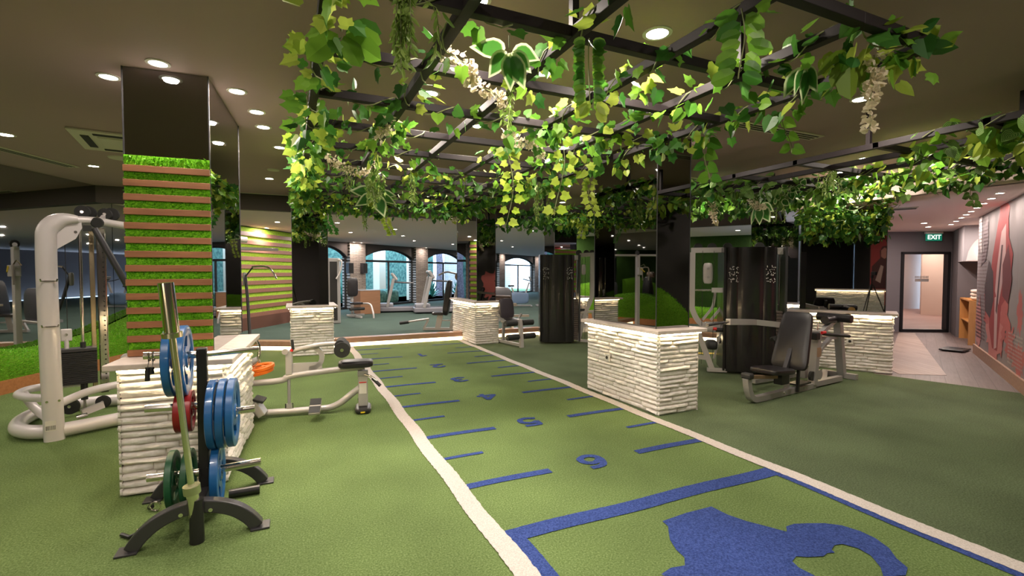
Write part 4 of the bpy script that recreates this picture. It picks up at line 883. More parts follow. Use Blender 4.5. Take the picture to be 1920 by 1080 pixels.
def plate(label, loc, R, th, m, rz=0, ry=0, group=None, spin=0):
    root = thing('weight_plate', label, 'weight plate', loc, rz, group); root.rotation_euler = (spin, ry, rz)
    polar_plate(MB(), R, th).build('plate_body', m, root, smooth=True)
    h = MB(); n = 24
    for x0, x1 in ((-.52*th, -.5*th), (.5*th, .52*th)): pass
    rings = [(.025, .505), (.034, .505)]
    for sgn in (1, -1):
        o = len(h.v)
        for r, t in rings: h.v += [(sgn*(t*th+.001), r*math.cos(2*PI*k/n), r*math.sin(2*PI*k/n)) for k in range(n)]
        h.f += [(o+k, o+(k+1) % n, o+n+(k+1) % n, o+n+k) for k in range(n)]
    h.build('hub_ring', M_CHROME, root)
    tk = MB()
    for a in range(3):
        for b in range(3):
            an = math.radians(120*a+10+b*12); r = R*.885; c = Vector((th*.5+.001, r*math.cos(an), r*math.sin(an)))
            t = Vector((0, -math.sin(an), math.cos(an))); q = Vector((0, math.cos(an), math.sin(an)))
            tk.add([c-t*.009-q*.012, c+t*.009-q*.012, c+t*.006+q*.012, c-t*.006+q*.012], [(0, 1, 2, 3)])
    return root
# ------------------------------------------------------------------ plate rack with barbell
rk = thing('plate_rack', 'dark grey weight plate tree with arched feet standing in front of the stone plinth', 'plate rack', (-.51, 3.45, 0))
def RK(x, y, z): return (x+.51, y-3.45, z)
for yy, x0, x1, nm_ in ((3.14, -.82, -.19, 'front'), (3.80, -.85, -.19, 'rear')):
    xm = (x0+x1)/2
    pts = [RK(x0+.015, yy, .012), RK(x0+.06, yy, .075), RK(x0+.13, yy, .135), RK(x0+.22, yy, .175), RK(xm, yy, .19), RK(x1-.22, yy, .175), RK(x1-.13, yy, .135), RK(x1-.06, yy, .075), RK(x1-.015, yy, .012)]
    pp = smoothpath(pts, 4); MB().ribbon(pp, .070, .062, (0, 1, 0)).build('arched_foot', M_DGREYM, rk, bevel=.006)
    for xx in (x0+.0, x1-.0):
        MB().box(RK(xx, yy, .006), (.10, .10, .012), rz=0).build('foot_pad', M_DGREYM, rk, bevel=.003)
    for xx in (xm-.07, xm+.07): MB().cyl(RK(xx, yy-.028, .165), RK(xx, yy-.036, .165), .011).build('bolt', M_CHROME, rk)
MB().beam(RK(-.51, 3.14, .15), RK(-.51, 3.80, .15), .06, .06).build('spine', M_DGREYM, rk, bevel=.005)
MB().beam(RK(-.51, 3.45, .15), RK(-.51, 3.45, 1.035), .055, .055).build('post', M_BLACK, rk, bevel=.006)
for x0, x1, zz, l in ((-.53, -.80, .995, 'l'), (-.49, -.20, .995, 'r'), (-.53, -.80, .68, 'l'), (-.49, -.23, .615, 'r'), (-.53, -.80, .265, 'l'), (-.49, -.20, .265, 'r')):
    MB().cyl(RK(x0, 3.45, zz), RK(x1, 3.45, zz+.012), .024 if zz < .9 or l == 'l' else .018).build('weight_horn', M_CHROME, rk, smooth=True)
    MB().box(RK(x0, 3.45, zz), (.012, .065, .065)).build('horn_flange', M_BLACK, rk)
for xx in (-.50,): 
    MB().tube([RK(xx, 3.10, .245), RK(xx, 3.10, -.0+.002)], .036, 20).build('bar_holder', M_BLACK, rk, smooth=True)
MB().tube([RK(-.40, 3.62, .03), RK(-.22, 3.62, .03)], .028, 14).build('bar_holder', M_BLACK, rk, smooth=True)
bb = thing('barbell', 'short steel barbell standing upright in the plate rack holder', 'barbell', (-.505, 3.10, .13))
d_ = Vector((-.60+.505, 3.02-3.10, 1.44-.13)).normalized(); LB = 1.32
MB().tube([d_*.0, d_*.17], .030, 20).build('lower_sleeve', M_BRASS, bb, smooth=True)
MB().tube([d_*.155, d_*.20], .042, 20).build('lower_collar', mat('green_brass', (.42, .44, .28), .3, .8), bb, smooth=True)
MB().tube([d_*.17, d_*1.06], .0165, 16).build('shaft', M_BRASS, bb, smooth=True)
MB().tube([d_*1.03, d_*1.055], .048, 20).build('upper_collar', M_BRASS, bb, smooth=True)
MB().tube([d_*1.05, d_*LB], .036, 24).build('upper_sleeve', M_CHROME, bb, smooth=True)
pY = 3.45
for x, z, R, th, m_, l in [
    (-.665, .965, .212, .042, M_PBLUE, 'blue rubber weight plate on the top left horn, outer of two'), (-.60, .965, .212, .042, M_PBLUE, 'blue rubber weight plate on the top left horn, next to the post'),
    (-.455, .62, .212, .042, M_PBLUE, 'blue weight plate on the middle right horn, next to the post'), (-.405, .62, .212, .042, M_PBLUE, 'blue weight plate in the middle of the three on the right horn'), (-.352, .62, .212, .042, M_PBLUE, 'blue weight plate on the middle right horn, outermost of three'),
    (-.44, .24, .20, .045, M_PBLUE, 'blue weight plate low on the right horn near the floor'),
    (-.628, .655, .125, .034, M_PRED, 'small red weight plate on the middle left horn, outer of two'), (-.578, .655, .125, .034, M_PRED, 'small red weight plate on the middle left horn, next to the post'),
    (-.672, .245, .172, .036, M_PGREEN, 'green weight plate on the low left horn, outer of two'), (-.594, .245, .172, .036, M_PGREEN, 'green weight plate on the low left horn, next to the post')]:
    plate(l, (x, pY, z), R, th, m_, rz=random.uniform(-.03, .03), ry=random.uniform(-.02, .02), spin=random.uniform(0, 2))
for x, l in ((-.775, 'outer'), (-.755, 'inner')):
    c = thing('bar_collar', 'chrome spring bar collar with black grip hanging on the top left horn, %s one' % l, 'bar collar', (x, pY, 1.0))
    MB().tube([(.003*math.sin(a*.5), .030*math.cos(a*.7), .030*math.sin(a*.7)) for a in range(20)], .003, 6).build('spring', M_CHROME, c)
    MB().tube([(0, -.01, -.03), (-.004, -.02, -.065)], .003, 6).build('wire_arm', M_CHROME, c); MB().tube([(-.004, -.02, -.06), (-.006, -.022, -.14 if l == 'outer' else -.10)], .013, 10).build('grip', M_BLACK, c, smooth=True)
for x, y, rz, l in ((-.72, 3.42, .4, 'chrome spring collar with black grip on the turf behind the front foot of the rack'), (-.80, 3.60, 1.4, 'chrome spring collar on the turf beside the rear foot of the rack'), (-.78, 3.28, 2.2, 'chrome spring collar on the turf left under the front arch')):
    c = thing('bar_collar', l, 'bar collar', (x, y, .0), rz)
    MB().tube([(.004*a*.3, .030*math.cos(a*.7), .034+.030*math.sin(a*.7)) for a in range(20)], .003, 6).build('spring', M_CHROME, c)
    MB().tube([(.02, .02, .03), (.05, .05, .013), (.12, .06, .013)], .011, 8).build('grip', M_BLACK, c, smooth=True)

# ------------------------------------------------------------------ seated row machine
rw = thing('seated_row_machine', 'grey seated row machine with black seat standing behind the plate rack', 'row machine', (.68, 5.35, 0), math.atan2(.16, -1.06))
# local x runs from the seat post towards the plinth
S = lambda px: px
def rt(pts, r, nm_, m=M_SILV2, n=12, k=4): return MB().tube(smoothpath(pts, k) if len(pts) > 2 else pts, r, n).build(nm_, m, rw, smooth=True)
rt([(.0, 0, .27), (.10, 0, .20), (.28, 0, .075), (.5, 0, .05), (1.2, 0, .05), (1.75, 0, .05)], .035, 'base_tube')
rt([(-.02, 0, .475), (.30, 0, .455), (.62, 0, .43), (.75, 0, .41), (.88, 0, .37), (1.75, 0, .36)], .032, 'rail')
MB().box((.0, 0, .22), (.10, .07, .34)).build('front_post', M_SILV2, rw, bevel=.012)
MB().box((.0, 0, .41), (.11, .09, .06)).build('post_clamp', M_GREYM, rw, bevel=.01)
MB().pad((.0, 0, .025), (.17, .34, .05), r=.5).build('foot_plate', M_BLACK, rw, smooth=True)
MB().box((0, .172, .025), (.045, .004, .014)).build('yellow_sticker', M_YEL, rw)
MB().box((0, .0365, .255), (.075, .003, .13)).build('warning_label', M_WPAINT, rw); MB().box((0, .039, .313), (.075, .003, .012)).build('label_stripe', M_REDL, rw)
MB().pad((.07, 0, .515), (.36, .26, .075), r=.4).build('seat', M_PAD, rw, smooth=True)
rt([(-.02, .05, .40), (-.09, .09, .38), (-.17, .12, .30)], .012, 'adjust_lever', M_CHROME); rt([(-.10, .09, .365), (-.18, .125, .285)], .018, 'lever_grip', M_RUB)
fp = [(.40, .44), (.42, .60), (.40, .70), (.44, .76), (.56, .78), (.58, .72), (.52, .62), (.58, .55), (.68, .56), (.72, .62), (.76, .44)]
m_ = MB(); n_ = len(fp)
for yy in (.012, -.012): m_.v += [(x, yy, z) for x, z in fp]
m_.f += [tuple(range(n_)), tuple(range(n_, 2*n_))[::-1]]+[(k, (k+1) % n_, n_+(k+1) % n_, n_+k) for k in range(n_)]
cam_o = m_.build('cam_plate', M_SILV2, rw)
gz = MB(); 
bpy.data.objects.remove(cam_o)
# crescent cam built as ring sector plus base
m_ = MB(); V = []; ns = 18
for i in range(ns+1):
    a = math.radians(-100+235*i/ns); ro, ri = .135, .085
    for r in (ro, ri):
        for yy in (-.01, .01): V.append((.52-r*math.cos(a)*1., yy, .60+r*math.sin(a)))
F = []
for i in range(ns):
    o = 4*i; F += [(o, o+4, o+5, o+1), (o+2, o+3, o+7, o+6), (o, o+2, o+6, o+4), (o+1, o+5, o+7, o+3)]
m_.add(V, F+[(0, 1, 3, 2), (4*ns, 4*ns+2, 4*ns+3, 4*ns+1)]); m_.box((.58, 0, .50), (.34, .02, .10)); m_.build('cam_plate', M_SILV2, rw)
MB().box((.73, 0, .56), (.065, .06, .26)).build('cam_post', M_SILV2, rw, bevel=.01)
rt([(.74, .0, .66), (.62, .02, .70), (.5, .03, .725), (.40, .03, .74), (.29, .04, .745), (.22, .05, .735)], .024, 'roller_arm')
MB().tube([(.22, -.12, .735), (.22, .14, .735)], .055, 18).build('foam_roller', M_RUB, rw, smooth=True)
MB().tube([(.20, .0, .70), (.20, .17, .69)], .080, 22).build('foam_roller', M_RUB, rw, smooth=True)
MB().tube([(.20, .172, .69), (.20, .176, .69)], .018, 12).build('roller_cap', M_CHROME, rw)
MB().tube([(.685, .03, .70), (.695, .03, .80)], .014, 10).build('grip_knob', M_RUB, rw, smooth=True); MB().tube([(.70, .03, .68), (.695, .03, .705)], .016, 10).build('red_collar', M_REDL, rw)
MB().cyl((.76, .04, .68), (.76, .055, .68), .03).build('pivot_cap', M_CHROME, rw)
rt([(.735, 0, .38), (.735, 0, .12)], .016, 'tension_rod', M_GREYM); rt([(.70, 0, .06), (.70, 0, .13), (.77, 0, .13), (.77, 0, .06)], .006, 'rod_bracket', M_BLACK, 6, 1)
MB().box((.735, 0, .09), (.05, .03, .08)).build('rod_foot', M_SILV2, rw)
fpx = MB(); fpx.box((.46, .22, .13), (.11, .20, .03), rx=math.radians(-28)); fpx.build('foot_rest', M_SILV2, rw, bevel=.008)
MB().box((.46, .17, .172), (.105, .09, .012), rx=math.radians(-28)).build('tread', M_RUB, rw); MB().box((.46, .27, .118), (.105, .09, .012), rx=math.radians(-28)).build('tread', M_RUB, rw)
MB().tube([(.46, 0, .08), (.46, .2, .11)], .02, 10).build('foot_bar', M_SILV2, rw)
MB().box((1.0, .10, .13), (.07, .16, .16), ry=math.radians(30)).build('foot_block', M_SILV2, rw, bevel=.01); MB().box((.99, .10, .22), (.10, .17, .03), ry=math.radians(-20)).build('foot_pad', M_RUB, rw, bevel=.008)
MB().beam((1.10, .2, .02), (1.10, -.25, .02), .05, .04).build('rear_foot', M_SILV2, rw)
MB().tube([(.05, -.06, .12), (.02, -.06, .06)], .012, 8).build('stop', M_RUB, rw)
for dz, dx, l in ((.50, 0, 'upper'), (.463, .008, 'lower')):
    plate('orange weight plate lying on the row machine behind the plinth, %s one' % l, (-.33-dx, 5.62, dz), .15, .034, M_PORG, rz=.3, ry=PI/2-.16)
# grey bent handle bar standing behind the slab
hb = thing('chrome_pull_bar', 'chrome bent bar end with grey joint sticking out beyond the plinth slab', 'machine bar', (-.35, 5.55, .62))
MB().tube(smoothpath([(-.35, .02, .12), (-.05, .02, .14), (.0, .0, .20), (.03, 0, .12), (.02, -.02, .0), (-.02, 0, -.06)], 4), .016, 10).build('bent_tube', M_CHROME, hb, smooth=True)
MB().tube([(-.10, 0, -.05), (.03, 0, .0)], .035, 14).build('joint', M_GREYM, hb, smooth=True)
hb.location.z = .60
# support for the bar
MB().tube([(-.05, 0, -.04), (-.1, .02, -.6)], .02, 10).build('support', M_GREYM, hb)

# ------------------------------------------------------------------ cable machine (left)
cb = thing('cable_machine', 'large silver cable crossover machine with black weight stack at the left', 'cable machine', (-1.95, 5.55, 0), math.radians(16.6))
def ct(pts, r, nm_, m=M_SILVER, n=16, k=5, sm=True): return MB().tube(smoothpath(pts, k) if len(pts) > 2 and sm else pts, r, n).build(nm_, m, cb, smooth=True)
post = MB(); pp = smoothpath([(0, 0, .0), (-.01, 0, .6), (-.015, 0, 1.2), (-.015, 0, 1.72), (.0, 0, 1.88), (.09, .0, 1.965), (.20, .0, 1.975)], 5)
# flattened section post
vs = []; n_ = 18; m = len(pp)
for i, p in enumerate(pp):
    d = (pp[min(i+1, m-1)]-pp[max(i-1, 0)]).normalized(); u = Vector((0, 1, 0)); b = d.cross(u).normalized()
    ww_ = .072 if i < m-8 else .072-.04*(i-(m-8))/7
    vs += [p+b*ww_*math.copysign(abs(math.cos(2*PI*k/n_))**.7, math.cos(2*PI*k/n_))+u*.06*math.copysign(abs(math.sin(2*PI*k/n_))**.7, math.sin(2*PI*k/n_)) for k in range(n_)]
post.add(vs, [(i*n_+k, i*n_+(k+1) % n_, (i+1)*n_+(k+1) % n_, (i+1)*n_+k) for i in range(m-1) for k in range(n_)]+[tuple(range(n_))[::-1], tuple((m-1)*n_+k for k in range(n_))])
post.build('main_post', M_SILVER, cb, smooth=True)
ct([(.10, 0, 1.965), (.30, .02, 1.975), (.5, .05, 1.95), (.95, .10, 1.90), (1.6, .15, 1.86)], .034, 'top_arm')
g_ = MB(); V = [(.05, 0, 1.70), (.18, 0, 1.80), (.225, 0, 1.90), (.22, 0, 1.96), (.05, 0, 1.96)]
g_.add([(x, y, z) for y in (-.012, .012) for x, _, z in V], [(4, 3, 2, 1, 0), (5, 6, 7, 8, 9)]+[(k, (k+1) % 5, 5+(k+1) % 5, 5+k) for k in range(5)]); g_.build('gusset', M_SILVER, cb)
MB().tube([(.18, -.014, 1.86), (.18, -.02, 1.86)], .012).build('bolt', M_CHROME, cb)
for z in (.36,):
    for xx in (-.04, .04): MB().tube([(xx, -.06, z), (xx, -.068, z)], .010).build('bolt', M_BRASS, cb)
for z in (1.42, 1.02): 
    hk = MB(); hk.tube([(-.03, -.06, z), (-.05, -.10, z), (-.055, -.10, z+.02)], .006, 6); hk.tube([(.03, -.06, z), (.05, -.10, z), (.055, -.10, z+.02)], .006, 6); hk.tube([(-.03, -.062, z), (.03, -.062, z)], .008, 6); hk.build('accessory_hook', M_CHROME, cb)
lab = MB(); lab.add([(-.055, -.0625, .10), (.015, -.0625, .10), (.015, -.0625, .19), (-.055, -.0625, .19)], [(0, 1, 2, 3)]); lo = lab.build('barcode_label', M_WPAINT, cb)
bc = MB(); x = -.05
while x < .01:
    w__ = random.choice((.0015, .003, .0045)); bc.add([(x, -.0632, .107), (x+w__, -.0632, .107), (x+w__, -.0632, .145), (x, -.0632, .145)], [(0, 1, 2, 3)]); x += w__+random.choice((.002, .003))
bc.build('barcode', M_BLACK, lo)
ct([(.0, .02, .075), (-.16, .12, .075), (-.26, .35, .075), (-.24, .72, .075), (-.05, 1.05, .07), (.45, 1.05, .07), (.9, .8, .07), (1.15, .45, .07), (.9, .25, .07), (.45, .12, .07), (.05, .02, .075)], .062, 'base_loop')
ct([(-.02, .10, .36), (-.17, .25, .36), (-.26, .5, .36), (-.15, .85, .34), (.2, .9, .33)], .036, 'upper_loop')
ct([(-.23, .55, .35), (-.15, .45, .22), (-.02, .15, .13)], .036, 'brace'); ct([(.02, .06, .30), (.25, .22, .36), (.55, .35, .37), (1.1, .5, .37)], .036, 'upper_rail')
st_ = MB()
stp = thing
for k in range(17):
    MB().box((.14, .54, .40+.0185*k), (.33, .17, .0165)).build('stack_plate', M_BLACK, cb, bevel=.002)
MB().box((.14, .54, .73), (.33, .17, .03)).build('top_plate', M_DGREYM, cb, bevel=.003)
for x in (.0, .20): MB().cyl((x, .54, .10), (x, .54, 1.95), .013).build('guide_rod', M_CHROME, cb, smooth=True); MB().cyl((x, .54, .22), (x, .54, .39), .028).build('buffer', M_RUB, cb)
MB().cyl((.20, .54, .74), (.20, .54, .80), .022).build('rod_collar', M_RUB, cb)
MB().box((.08, .54, .88), (.085, .03, .12)).build('pulley_block', M_SILVER, cb, bevel=.01); MB().cyl((.08, .54, .73), (.08, .54, .84), .018).build('selector_stem', M_SILVER, cb); MB().cyl((.08, .522, .885), (.08, .515, .885), .012).build('bolt', M_CHROME, cb)
MB().cyl((.09, .54, .94), (.09, .54, 1.95), .003, 6).build('cable', M_BLACK, cb)
MB().box((.36, .62, 1.10), (.075, .06, 1.70)).build('rear_column', M_CHROME, cb, bevel=.01)
MB().box((.285, .62, 1.10), (.04, .03, 1.66)).build('inner_column', mat('gold_reflect_steel', (.55, .45, .30), .25, 1.), cb, bevel=.005)
hl = MB()
for k in range(30): hl.cyl((.372, .589, .35+.05*k), (.372, .586, .35+.05*k), .0075, 8)
hl.build('adjustment_holes', M_DARKHOLE, cb)
def pulley(p, r, nm_='pulley', ax=(.35, 1, 0), w__=.03):
    ax = Vector(ax).normalized(); p = Vector(p); MB().tube([p-ax*w__/2, p-ax*w__*.2, p+ax*w__*.2, p+ax*w__/2], [r, r*.86, r*.86, r], 22).build(nm_, M_RUB, cb, smooth=True)
    MB().tube([p-ax*(w__/2+.004), p+ax*(w__/2+.004)], .014, 10).build('pulley_axle', M_CHROME, cb)
pulley((.27, .20, 2.06), .062); pulley((.23, .16, 2.06), .060); pulley((.44, .22, 2.06), .062); pulley((.39, .18, 2.055), .055)
MB().tube([(.33, .0, 1.955), (.33, -.03, 1.95)], [.05, .04], 14).build('arm_cap', M_RUB, cb, smooth=True)
MB().beam((.39, .20, 2.04), (.34, .05, 1.96), .03, .04).build('pulley_bracket', M_SILVER, cb)
ct([(.31, -.02, 1.90), (.56, -.10, 1.30), (.75, -.10, .75)], .026, 'pull_down_arm', M_DGREYM, sm=False)
MB().box((.26, .0, 1.90), (.06, .04, .05)).build('arm_joint', M_RUB, cb)
pulley((.10, .30, .22), .075, ax=(.5, 1, 0)); pulley((.34, .40, .20), .062, ax=(.5, 1, 0)); MB().beam((.18, .30, .14), (.34, .36, .18), .04, .06).build('pulley_bracket', M_SILVER, cb)
MB().tube([(.14, .22, .12), (.22, .24, .13)], .02, 10).build('carabiner', M_CHROME, cb)
MB().beam((.30, .62, .28), (.8, .80, .34), .03, .03).build('selector_arm', M_BLACK, cb)
MB().tube([(.55, .70, .56), (.55, .76, .56)], .06, 18).build('side_disc', M_SILVER, cb, smooth=True); MB().tube([(.58, .72, .43), (.58, .76, .43)], .045, 18).build('side_disc', M_SILVER, cb, smooth=True)
MB().box((.62, .70, .385), (.06, .03, .02)).build('orange_pin', M_ORW, cb)
# rope handle on the hidden side (visible in the mirror)
rope = MB(); 
for sx in (-1, 1): rope.tube(smoothpath([(0, 1.0, 1.62), (sx*.07, 1.0, 1.60), (sx*.085, 1.0, 1.45), (sx*.075, 1.0, 1.28)], 5), .014, 8)
c2 = thing('second_cable_machine', 'second silver cable column hidden behind the slatted column, its dark strut just visible', 'cable machine', (-1.15, 9.93, 0))
MB().box((0, 0, .97), (.09, .09, 1.94)).build('column', M_SILVER, c2, bevel=.01); MB().tube([(-1.2, -.55, 1.93), (.9, .42, 1.93)], .03, 12).build('top_arm', M_SILVER, c2, smooth=True)
MB().tube([(0, 0, 1.99), (.03, .0, 1.99)], .07, 18).build('pulley', M_RUB, c2, smooth=True); MB().box((-.02, -.03, 1.52), (.12, .14, .2)).build('carriage', M_SILVER, c2, bevel=.01); MB().cyl((.0, -.1, 1.6), (-.10, -.16, 1.5), .012).build('yellow_lever', M_YEL, c2)
MB().tube([(.30, .95, 1.44), (.34, .85, 1.0), (.40, .55, .04)], .028, 10).build('dark_strut', M_DGREYM, c2, smooth=True); MB().pad((.29, .96, 1.36), (.08, .08, .26), r=.8).build('strut_joint', M_GREYM, c2, smooth=True)
MB().tube(smoothpath([(.42, .9, 1.60), (.66, .9, 1.61), (.78, .9, 1.52), (.86, .9, 1.36)], 4), .018, 8).build('press_handle', M_CHROME, c2, smooth=True); MB().tube([(.30, .95, 1.4), (.44, .9, 1.6)], .014, 8).build('handle_arm', M_DGREYM, c2)
MB().beam((0, 0, .04), (.42, .55, .04), .09, .06).build('base', M_SILVER, c2); MB().beam((-.7, -.35, .04), (0, 0, .04), .09, .06).build('base', M_SILVER, c2)
rp = thing('rope_handle', 'grey braided rope handle hanging from the second cable column, seen in the left mirror', 'rope handle', (-1.32, 9.82, 0), math.radians(24))
rope.build('rope', M_ROPE, rp, smooth=True).location = (0, -1.0, 0)
MB().tube([(0, 0, 1.62), (.04, .04, 1.70), (.15, .1, 1.62)], .010, 8).build('clip', M_CHROME, rp)

# ------------------------------------------------------------------ multi gym tower builder (near right and far)
def tower(label, org, ang, near=True):
    t = thing('lat_pulldown_tower', label, 'weight tower', org, ang)
    # shroud: fluted black panels, local x along the visible face (0..0.78), y backwards
    W = .68
    def fl(x0, x1, y0, y1, bulge, nm_='shroud_panel'):
        m_ = MB(); n = 10; V = []
        for i in range(n+1):
            u = i/n; V.append((x0+(x1-x0)*u, y0+(y1-y0)*u-bulge*math.sin(PI*u)**.6))
        for z in (.04, 1.86): m_.v += [(x, y, z) for x, y in V]
        m_.v += [(x, y+.02, z) for z in (.04, 1.86) for x, y in V]
        k = n+1
        for i in range(n): m_.f += [(i, i+1, k+i+1, k+i), (2*k+i, 3*k+i, 3*k+i+1, 2*k+i+1), (k+i, k+i+1, 3*k+i+1, 3*k+i)]
        return m_.build(nm_, M_GLOSS, t, smooth=True)
    fl(0, .16, .02, .0, .02); fl(.16, .50, .0, .0, .035); fl(.50, W-.02, .0, .02, .02)
    MB().prism([(0, .05), (W, .05), (W, .50), (0, .50)], .04, 1.85).build('inner_cover', M_BLACK, t)
    MB().prism([(-.035, .0), (-.005, .0), (-.005, .5), (-.035, .5)], .05, 1.86).build('side_panel', M_GLOSS, t); 
    MB().prism([(W+.10, .0), (W+.13, .0), (W+.13, .5), (W+.10, .5)], .05, 1.86).build('side_panel', M_DGREYM, t)
    MB().box((W+.05, .12, 1.80), (.08, .1, .10)).build('top_bracket', M_SILV2, t, bevel=.006)
    MB().cyl((W+.05, .1, .1), (W+.05, .1, 1.8), .012).build('guide_rod', M_CHROME, t)
    for k in range(20): MB().box((W+.045, .12, .10+.043*k), (.085, .16, .036)).build('stack_plate', mat('stack_brown', (.10, .075, .065), .4, .3), t, bevel=.003)
    dm = mat('decal_white', (.45, .42, .40), .6)
    for x0 in (.02, .51):
        d_o = None; mm = MB()
        for r_ in range(3):
            for c_ in range(3):
                x = x0+.045*c_; z = 1.34+.09*r_; 
                for q in range(5): a, b = random.uniform(0, .034), random.uniform(0, .07); mm.add([(x+a, -.058, z+b), (x+a+.009, -.058, z+b), (x+a+.009, -.058, z+b+.012), (x+a, -.058, z+b+.012)], [(0, 1, 2, 3)])
        mm.build('exercise_chart', dm, t)
    if not near: return t
    # frame on the left with lat bar
    MB().beam((-.46, .25, 1.83), (0, .25, 1.83), .07, .08).build('top_beam', M_SILV2, t, bevel=.006)
    MB().ribbon(smoothpath([(-.44, .25, 1.80), (-.44, .25, 1.1), (-.43, .25, .92), (-.34, .25, .74), (-.24, .25, .68)], 4), .075, .075, (0, 1, 0)).build('upright', M_SILV2, t)
    MB().ribbon([(-.40, .05, .66), (-.30, .05, .40), (-.17, .05, .05)], .075, .06, (0, 1, 0)).build('lower_leg', M_SILV2, t)
    MB().beam((-.44, .05, .66), (-.16, .05, .68), .06, .05).build('seat_beam', M_SILV2, t); MB().beam((-.24, .05, .045), (.03, .05, .045), .07, .05).build('foot_beam', M_SILV2, t)
    MB().beam((-.66, .05, .25), (-.24, .05, .22), .05, .06).build('cross_beam', M_SILV2, t)
    for x in (-.36, -.16, .06, .50): MB().tube([(x, .24, 1.875), (x, .28, 1.875)], .065, 18).build('top_pulley', M_RUB, t, smooth=True)
    MB().pad((-.22, .22, 1.48), (.14, .05, .32), r=.7).build('pulley_plate', M_SILV2, t, smooth=True); MB().cyl((-.22, .19, 1.42), (-.22, .18, 1.42), .018).build('bolt', M_GREYM, t); MB().cyl((-.22, .19, 1.55), (-.22, .18, 1.55), .018).build('bolt', M_GREYM, t)
    MB().cyl((-.42, .1, 1.23), (-.18, .1, 1.23), .014).build('press_handle', M_CHROME, t); MB().beam((-.18, .1, 1.23), (0.0, .1, 1.23), .05, .07).build('press_arm', M_SILV2, t)
    for dx in (0, .12): MB().ribbon(smoothpath([(-.10+dx, .3, 1.22), (-.13+dx, .3, .98), (-.22+dx, .3, .84), (-.28+dx, .3, .76)], 4), .035, .035, (0, 1, 0)).build('press_lever', M_SILV2, t)
    for x in (-.30, -.14): MB().cyl((x, .2, .1), (x, .2, 1.82), .0035, 6).build('cable', M_BLACK, t)
    MB().box((-.10, .3, .66), (.28, .2, .14)).build('seat_carriage', M_SILV2, t, bevel=.015); MB().tube([(-.12, .08, .64), (.0, .08, .64)], .03, 12).build('foam_roller', M_RUB, t, smooth=True)
    MB().pad((-.16, .2, .40), (.16, .3, .13), r=.6).build('pedal_pad', M_RUB, t, smooth=True); MB().pad((.0, .3, .46), (.12, .24, .10), r=.6).build('pedal_pad', M_RUB, t, smooth=True)
    MB().beam((-.02, .1, .72), (-.14, .1, .20), .025, .025).build('strut', M_GREYM, t); MB().cyl((-.17, .02, .66), (-.12, .02, .66), .022).build('red_knob', M_REDL, t)
    MB().tube([(-.50, .25, 1.30), (-.45, .25, 1.30)], .01).build('pin', M_CHROME, t)
    return t
tower('tall gloss black weight tower with silver pulldown frame behind the large plinth', (5.77, 5.05, 0), math.atan2(-.48, .61))
t2 = tower('far gloss black weight tower beside the far stone plinth', (4.70, 8.76, 0), math.atan2(-.25, .55), False)
# ------------------------------------------------------------------ far tower: frame on its right and leg extension seat
fr = thing('far_pulldown_frame', 'silver pulldown frame with hanging handle right of the far weight tower', 'machine frame', (5.32, 8.48, 0), math.atan2(-.25, .55))
MB().beam((0.12, .1, 1.85), (.42, .1, 1.87), .07, .08).build('top_beam', M_SILV2, fr, bevel=.006)
MB().ribbon(smoothpath([(.38, .1, 1.83), (.38, .1, 1.25), (.37, .1, .95), (.24, .1, .62), (.10, .1, .05)], 4), .08, .07, (0, 1, 0)).build('upright', M_SILV2, fr)
for x in (.1, .26, .38): MB().tube([(x, .08, 1.90), (x, .12, 1.90)], .06, 16).build('top_pulley', M_RUB, fr, smooth=True)
MB().pad((.20, .1, 1.55), (.10, .04, .22), r=.7).build('pulley_plate', M_SILV2, fr, smooth=True)
MB().beam((.12, .1, .06), (.5, .1, .04), .06, .05).build('foot_beam', M_SILV2, fr); MB().beam((.16, .1, .65), (.44, .1, .68), .05, .05).build('seat_beam', M_SILV2, fr)
MB().beam((.40, .1, .66), (.5, .1, .05), .05, .05).build('rear_leg', M_GREYM, fr)
MB().tube([(0.12, .1, .70), (.26, .1, .70)], .03, 12).build('foam_roller', M_RUB, fr, smooth=True)
for x in (.17, .24): MB().cyl((x, .1, .1), (x, .1, 1.85), .004, 6).build('cable', M_BLACK, fr)
def legext(label, org, ang):
    t = thing('leg_extension_machine', label, 'leg machine', org, ang)
    MB().pad((0, .18, .75), (.34, .09, .42), rx=math.radians(-10), r=.35).build('backrest', mat('purple_black_vinyl', (.045, .036, .048), .45), t, smooth=True)
    MB().pad((0, -.05, .52), (.30, .34, .07), r=.4).build('seat', M_PAD, t, smooth=True)
    for z, y in ((.485, -.28), (.22, -.34)):
        for s_ in (-1, 1): MB().tube([(s_*.07, y, z), (s_*.33, y, z)], .058, 16).build('foam_roller', M_RUB, t, smooth=True)
        MB().tube([(-.34, y, z), (.34, y, z)], .012, 8).build('roller_bar', M_CHROME, t)
    MB().ribbon([(0, -.30, .56), (0, -.33, .35), (0, -.36, .0)], .07, .07, (1, 0, 0)).build('front_leg', M_SILV2, t, bevel=.005)
    MB().beam((0, -.30, .52), (0, .35, .48), .06, .07).build('seat_rail', M_GREYM, t); MB().beam((0, -.33, .05), (0, .5, .05), .06, .05).build('base_rail', M_SILV2, t)
    MB().beam((.0, .3, .05), (0, .26, .85), .05, .05).build('back_post', M_GREYM, t); MB().beam((-.3, .5, .03), (.6, .5, .03), .05, .05).build('rear_foot', M_SILV2, t)
    for s_ in (-1, 1): MB().beam((s_*.02, -.1, .42), (s_*.32, .1, .62), .035, .035).build('side_handle', M_GREYM, t)
    return t
legext('black and silver leg extension seat left of the far weight tower', (4.05, 8.85, 0), math.radians(10))
rm = thing('foam_roller_machine', 'grey leg curl arms with foam rollers behind the leg extension seat', 'leg machine', (4.6, 10.85, 0), 0)
